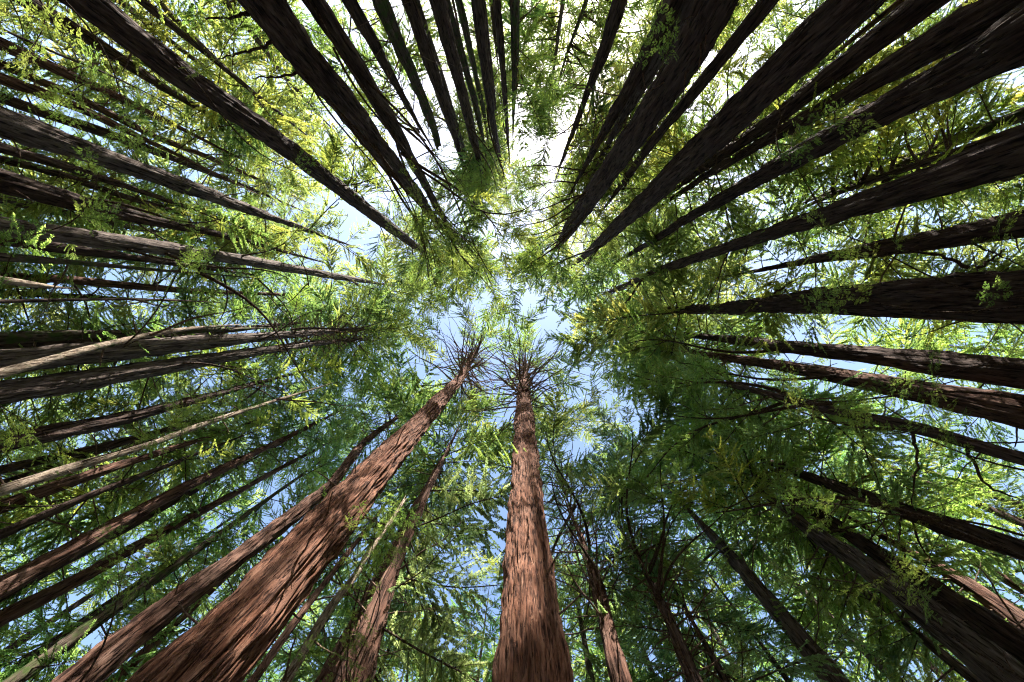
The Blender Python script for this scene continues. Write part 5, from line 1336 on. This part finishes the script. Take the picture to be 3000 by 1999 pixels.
# single thin limbs that show as dark arcs against the leaves: tree, points, base radius, sprays
for li, (key, lp, r0, nsp) in enumerate(LIMBS):
    e, at, base, cr = BUILT[key]
    rnd = random.Random('limb%d' % li)
    A_ = np.array(lp)
    t0 = np.linspace(0, 1, len(A_)); t1 = np.linspace(0, 1, 16)
    pts_ = np.stack([np.interp(t1, t0, A_[:, k]) for k in range(3)], 1)
    for _ in range(2):
        pts_[1:-1] = 0.25 * pts_[:-2] + 0.5 * pts_[1:-1] + 0.25 * pts_[2:]
    pts_[1:-1] += np.random.default_rng(li).normal(0, 0.03, (14, 3))
    B = Build()
    B.tube(pts_ - np.array(base[:3]), r0 * (1 - 0.75 * t1), 6, 0)
    link('bough', B.mesh('bough', [M_TWIG]), cr)
    for i in range(nsp):
        f = rnd.uniform(0.4, 1.0)
        p = Vector([float(np.interp(f, t1, pts_[:, k])) for k in range(3)])
        put_branch(cr, base, p, rnd.uniform(0, 6.28), RAD(rnd.uniform(-35, 10)), RAD(rnd.uniform(-40, 40)), rnd.uniform(0.7, 1.5), SPRAY[rnd.randrange(4)], 1.7, 'leaf_spray', (1.05, 1.08, 0.75), 1, 0, False, rnd)

# ------------------------------------------------------------------ the thicket behind them
FILL = 'background redwoods behind the ring of trunks'
rnd = random.Random(42)
spots = []
stems = np.array([(p[-1][0][0], p[-1][0][1]) for p in [(t[4],) for t in TREES]])
tries = 0
while len(spots) < NFILL and tries < 6000:
    tries += 1
    a = rnd.uniform(0, 2 * math.pi); d = rnd.uniform(21, 50)
    p = np.array([math.cos(a) * d, math.sin(a) * d])
    u = np.array([SUN_DIR.x, SUN_DIR.y]); u /= np.linalg.norm(u)
    if p @ u > 0.9 * d and d < 26:
        continue
    if np.min(np.linalg.norm(stems - p, axis=1)) < 2.6: continue
    if spots and min(math.hypot(p[0] - q[0], p[1] - q[1]) for q in spots) < 5.0: continue
    spots.append((p[0], p[1], d))
spots += [(x_, y_, math.hypot(x_, y_)) for x_, y_ in ((-27, -6.5), (-31, -1.5), (-26, 2.2), (-34, 5.5), (-38, -9), (-22.5, -3.2), (-29, 9.5), (-24, 13), (-18, 16.5), (-10, 22), (-3, 24), (4, 21))]
for i, (x, y, d) in enumerate(spots):
    h = rnd.uniform(0.72, 1.0) * min(58, 26 + d * 0.75)
    D = rnd.uniform(0.4, 0.8)
    lean = (rnd.uniform(-.01, .01), rnd.uniform(-.01, .01))
    pts = [(x, y, 4.0, D / 2), (x + lean[0] * h * .5, y + lean[1] * h * .5, h * 0.5, D * 0.38), (x + lean[0] * h, y + lean[1] * h, h * 0.85, D * 0.16)]
    sun_tint = 0.5 - 0.5 * math.tanh(y / 12)  # sunward glow painted into the thicket's leaf colour as well
    tint = (0.82 + 0.16 * sun_tint + rnd.uniform(-0.1, 0.12), 0.95 + 0.12 * rnd.random(), 0.85 + rnd.uniform(-0.2, 0.4) * (1 - sun_tint))
    build_tree('bg%d' % i, 'background_redwood', rnd.choice('rdgm'), 'leafy redwood in the thicket, seen only through gaps behind nearer trunks', pts, FILL,
               int(rnd.uniform(36, 46)), max(3.5, d * 0.30), h, rnd.uniform(4.2, 5.4), 6, (3, 10), 0, tint, True, 8, False, 0.05, 0.004)
print('BRANCHES', COUNT, 'objects', len(bpy.data.objects), 'tris', sum(len(m.polygons) * 2 for m in bpy.data.meshes))
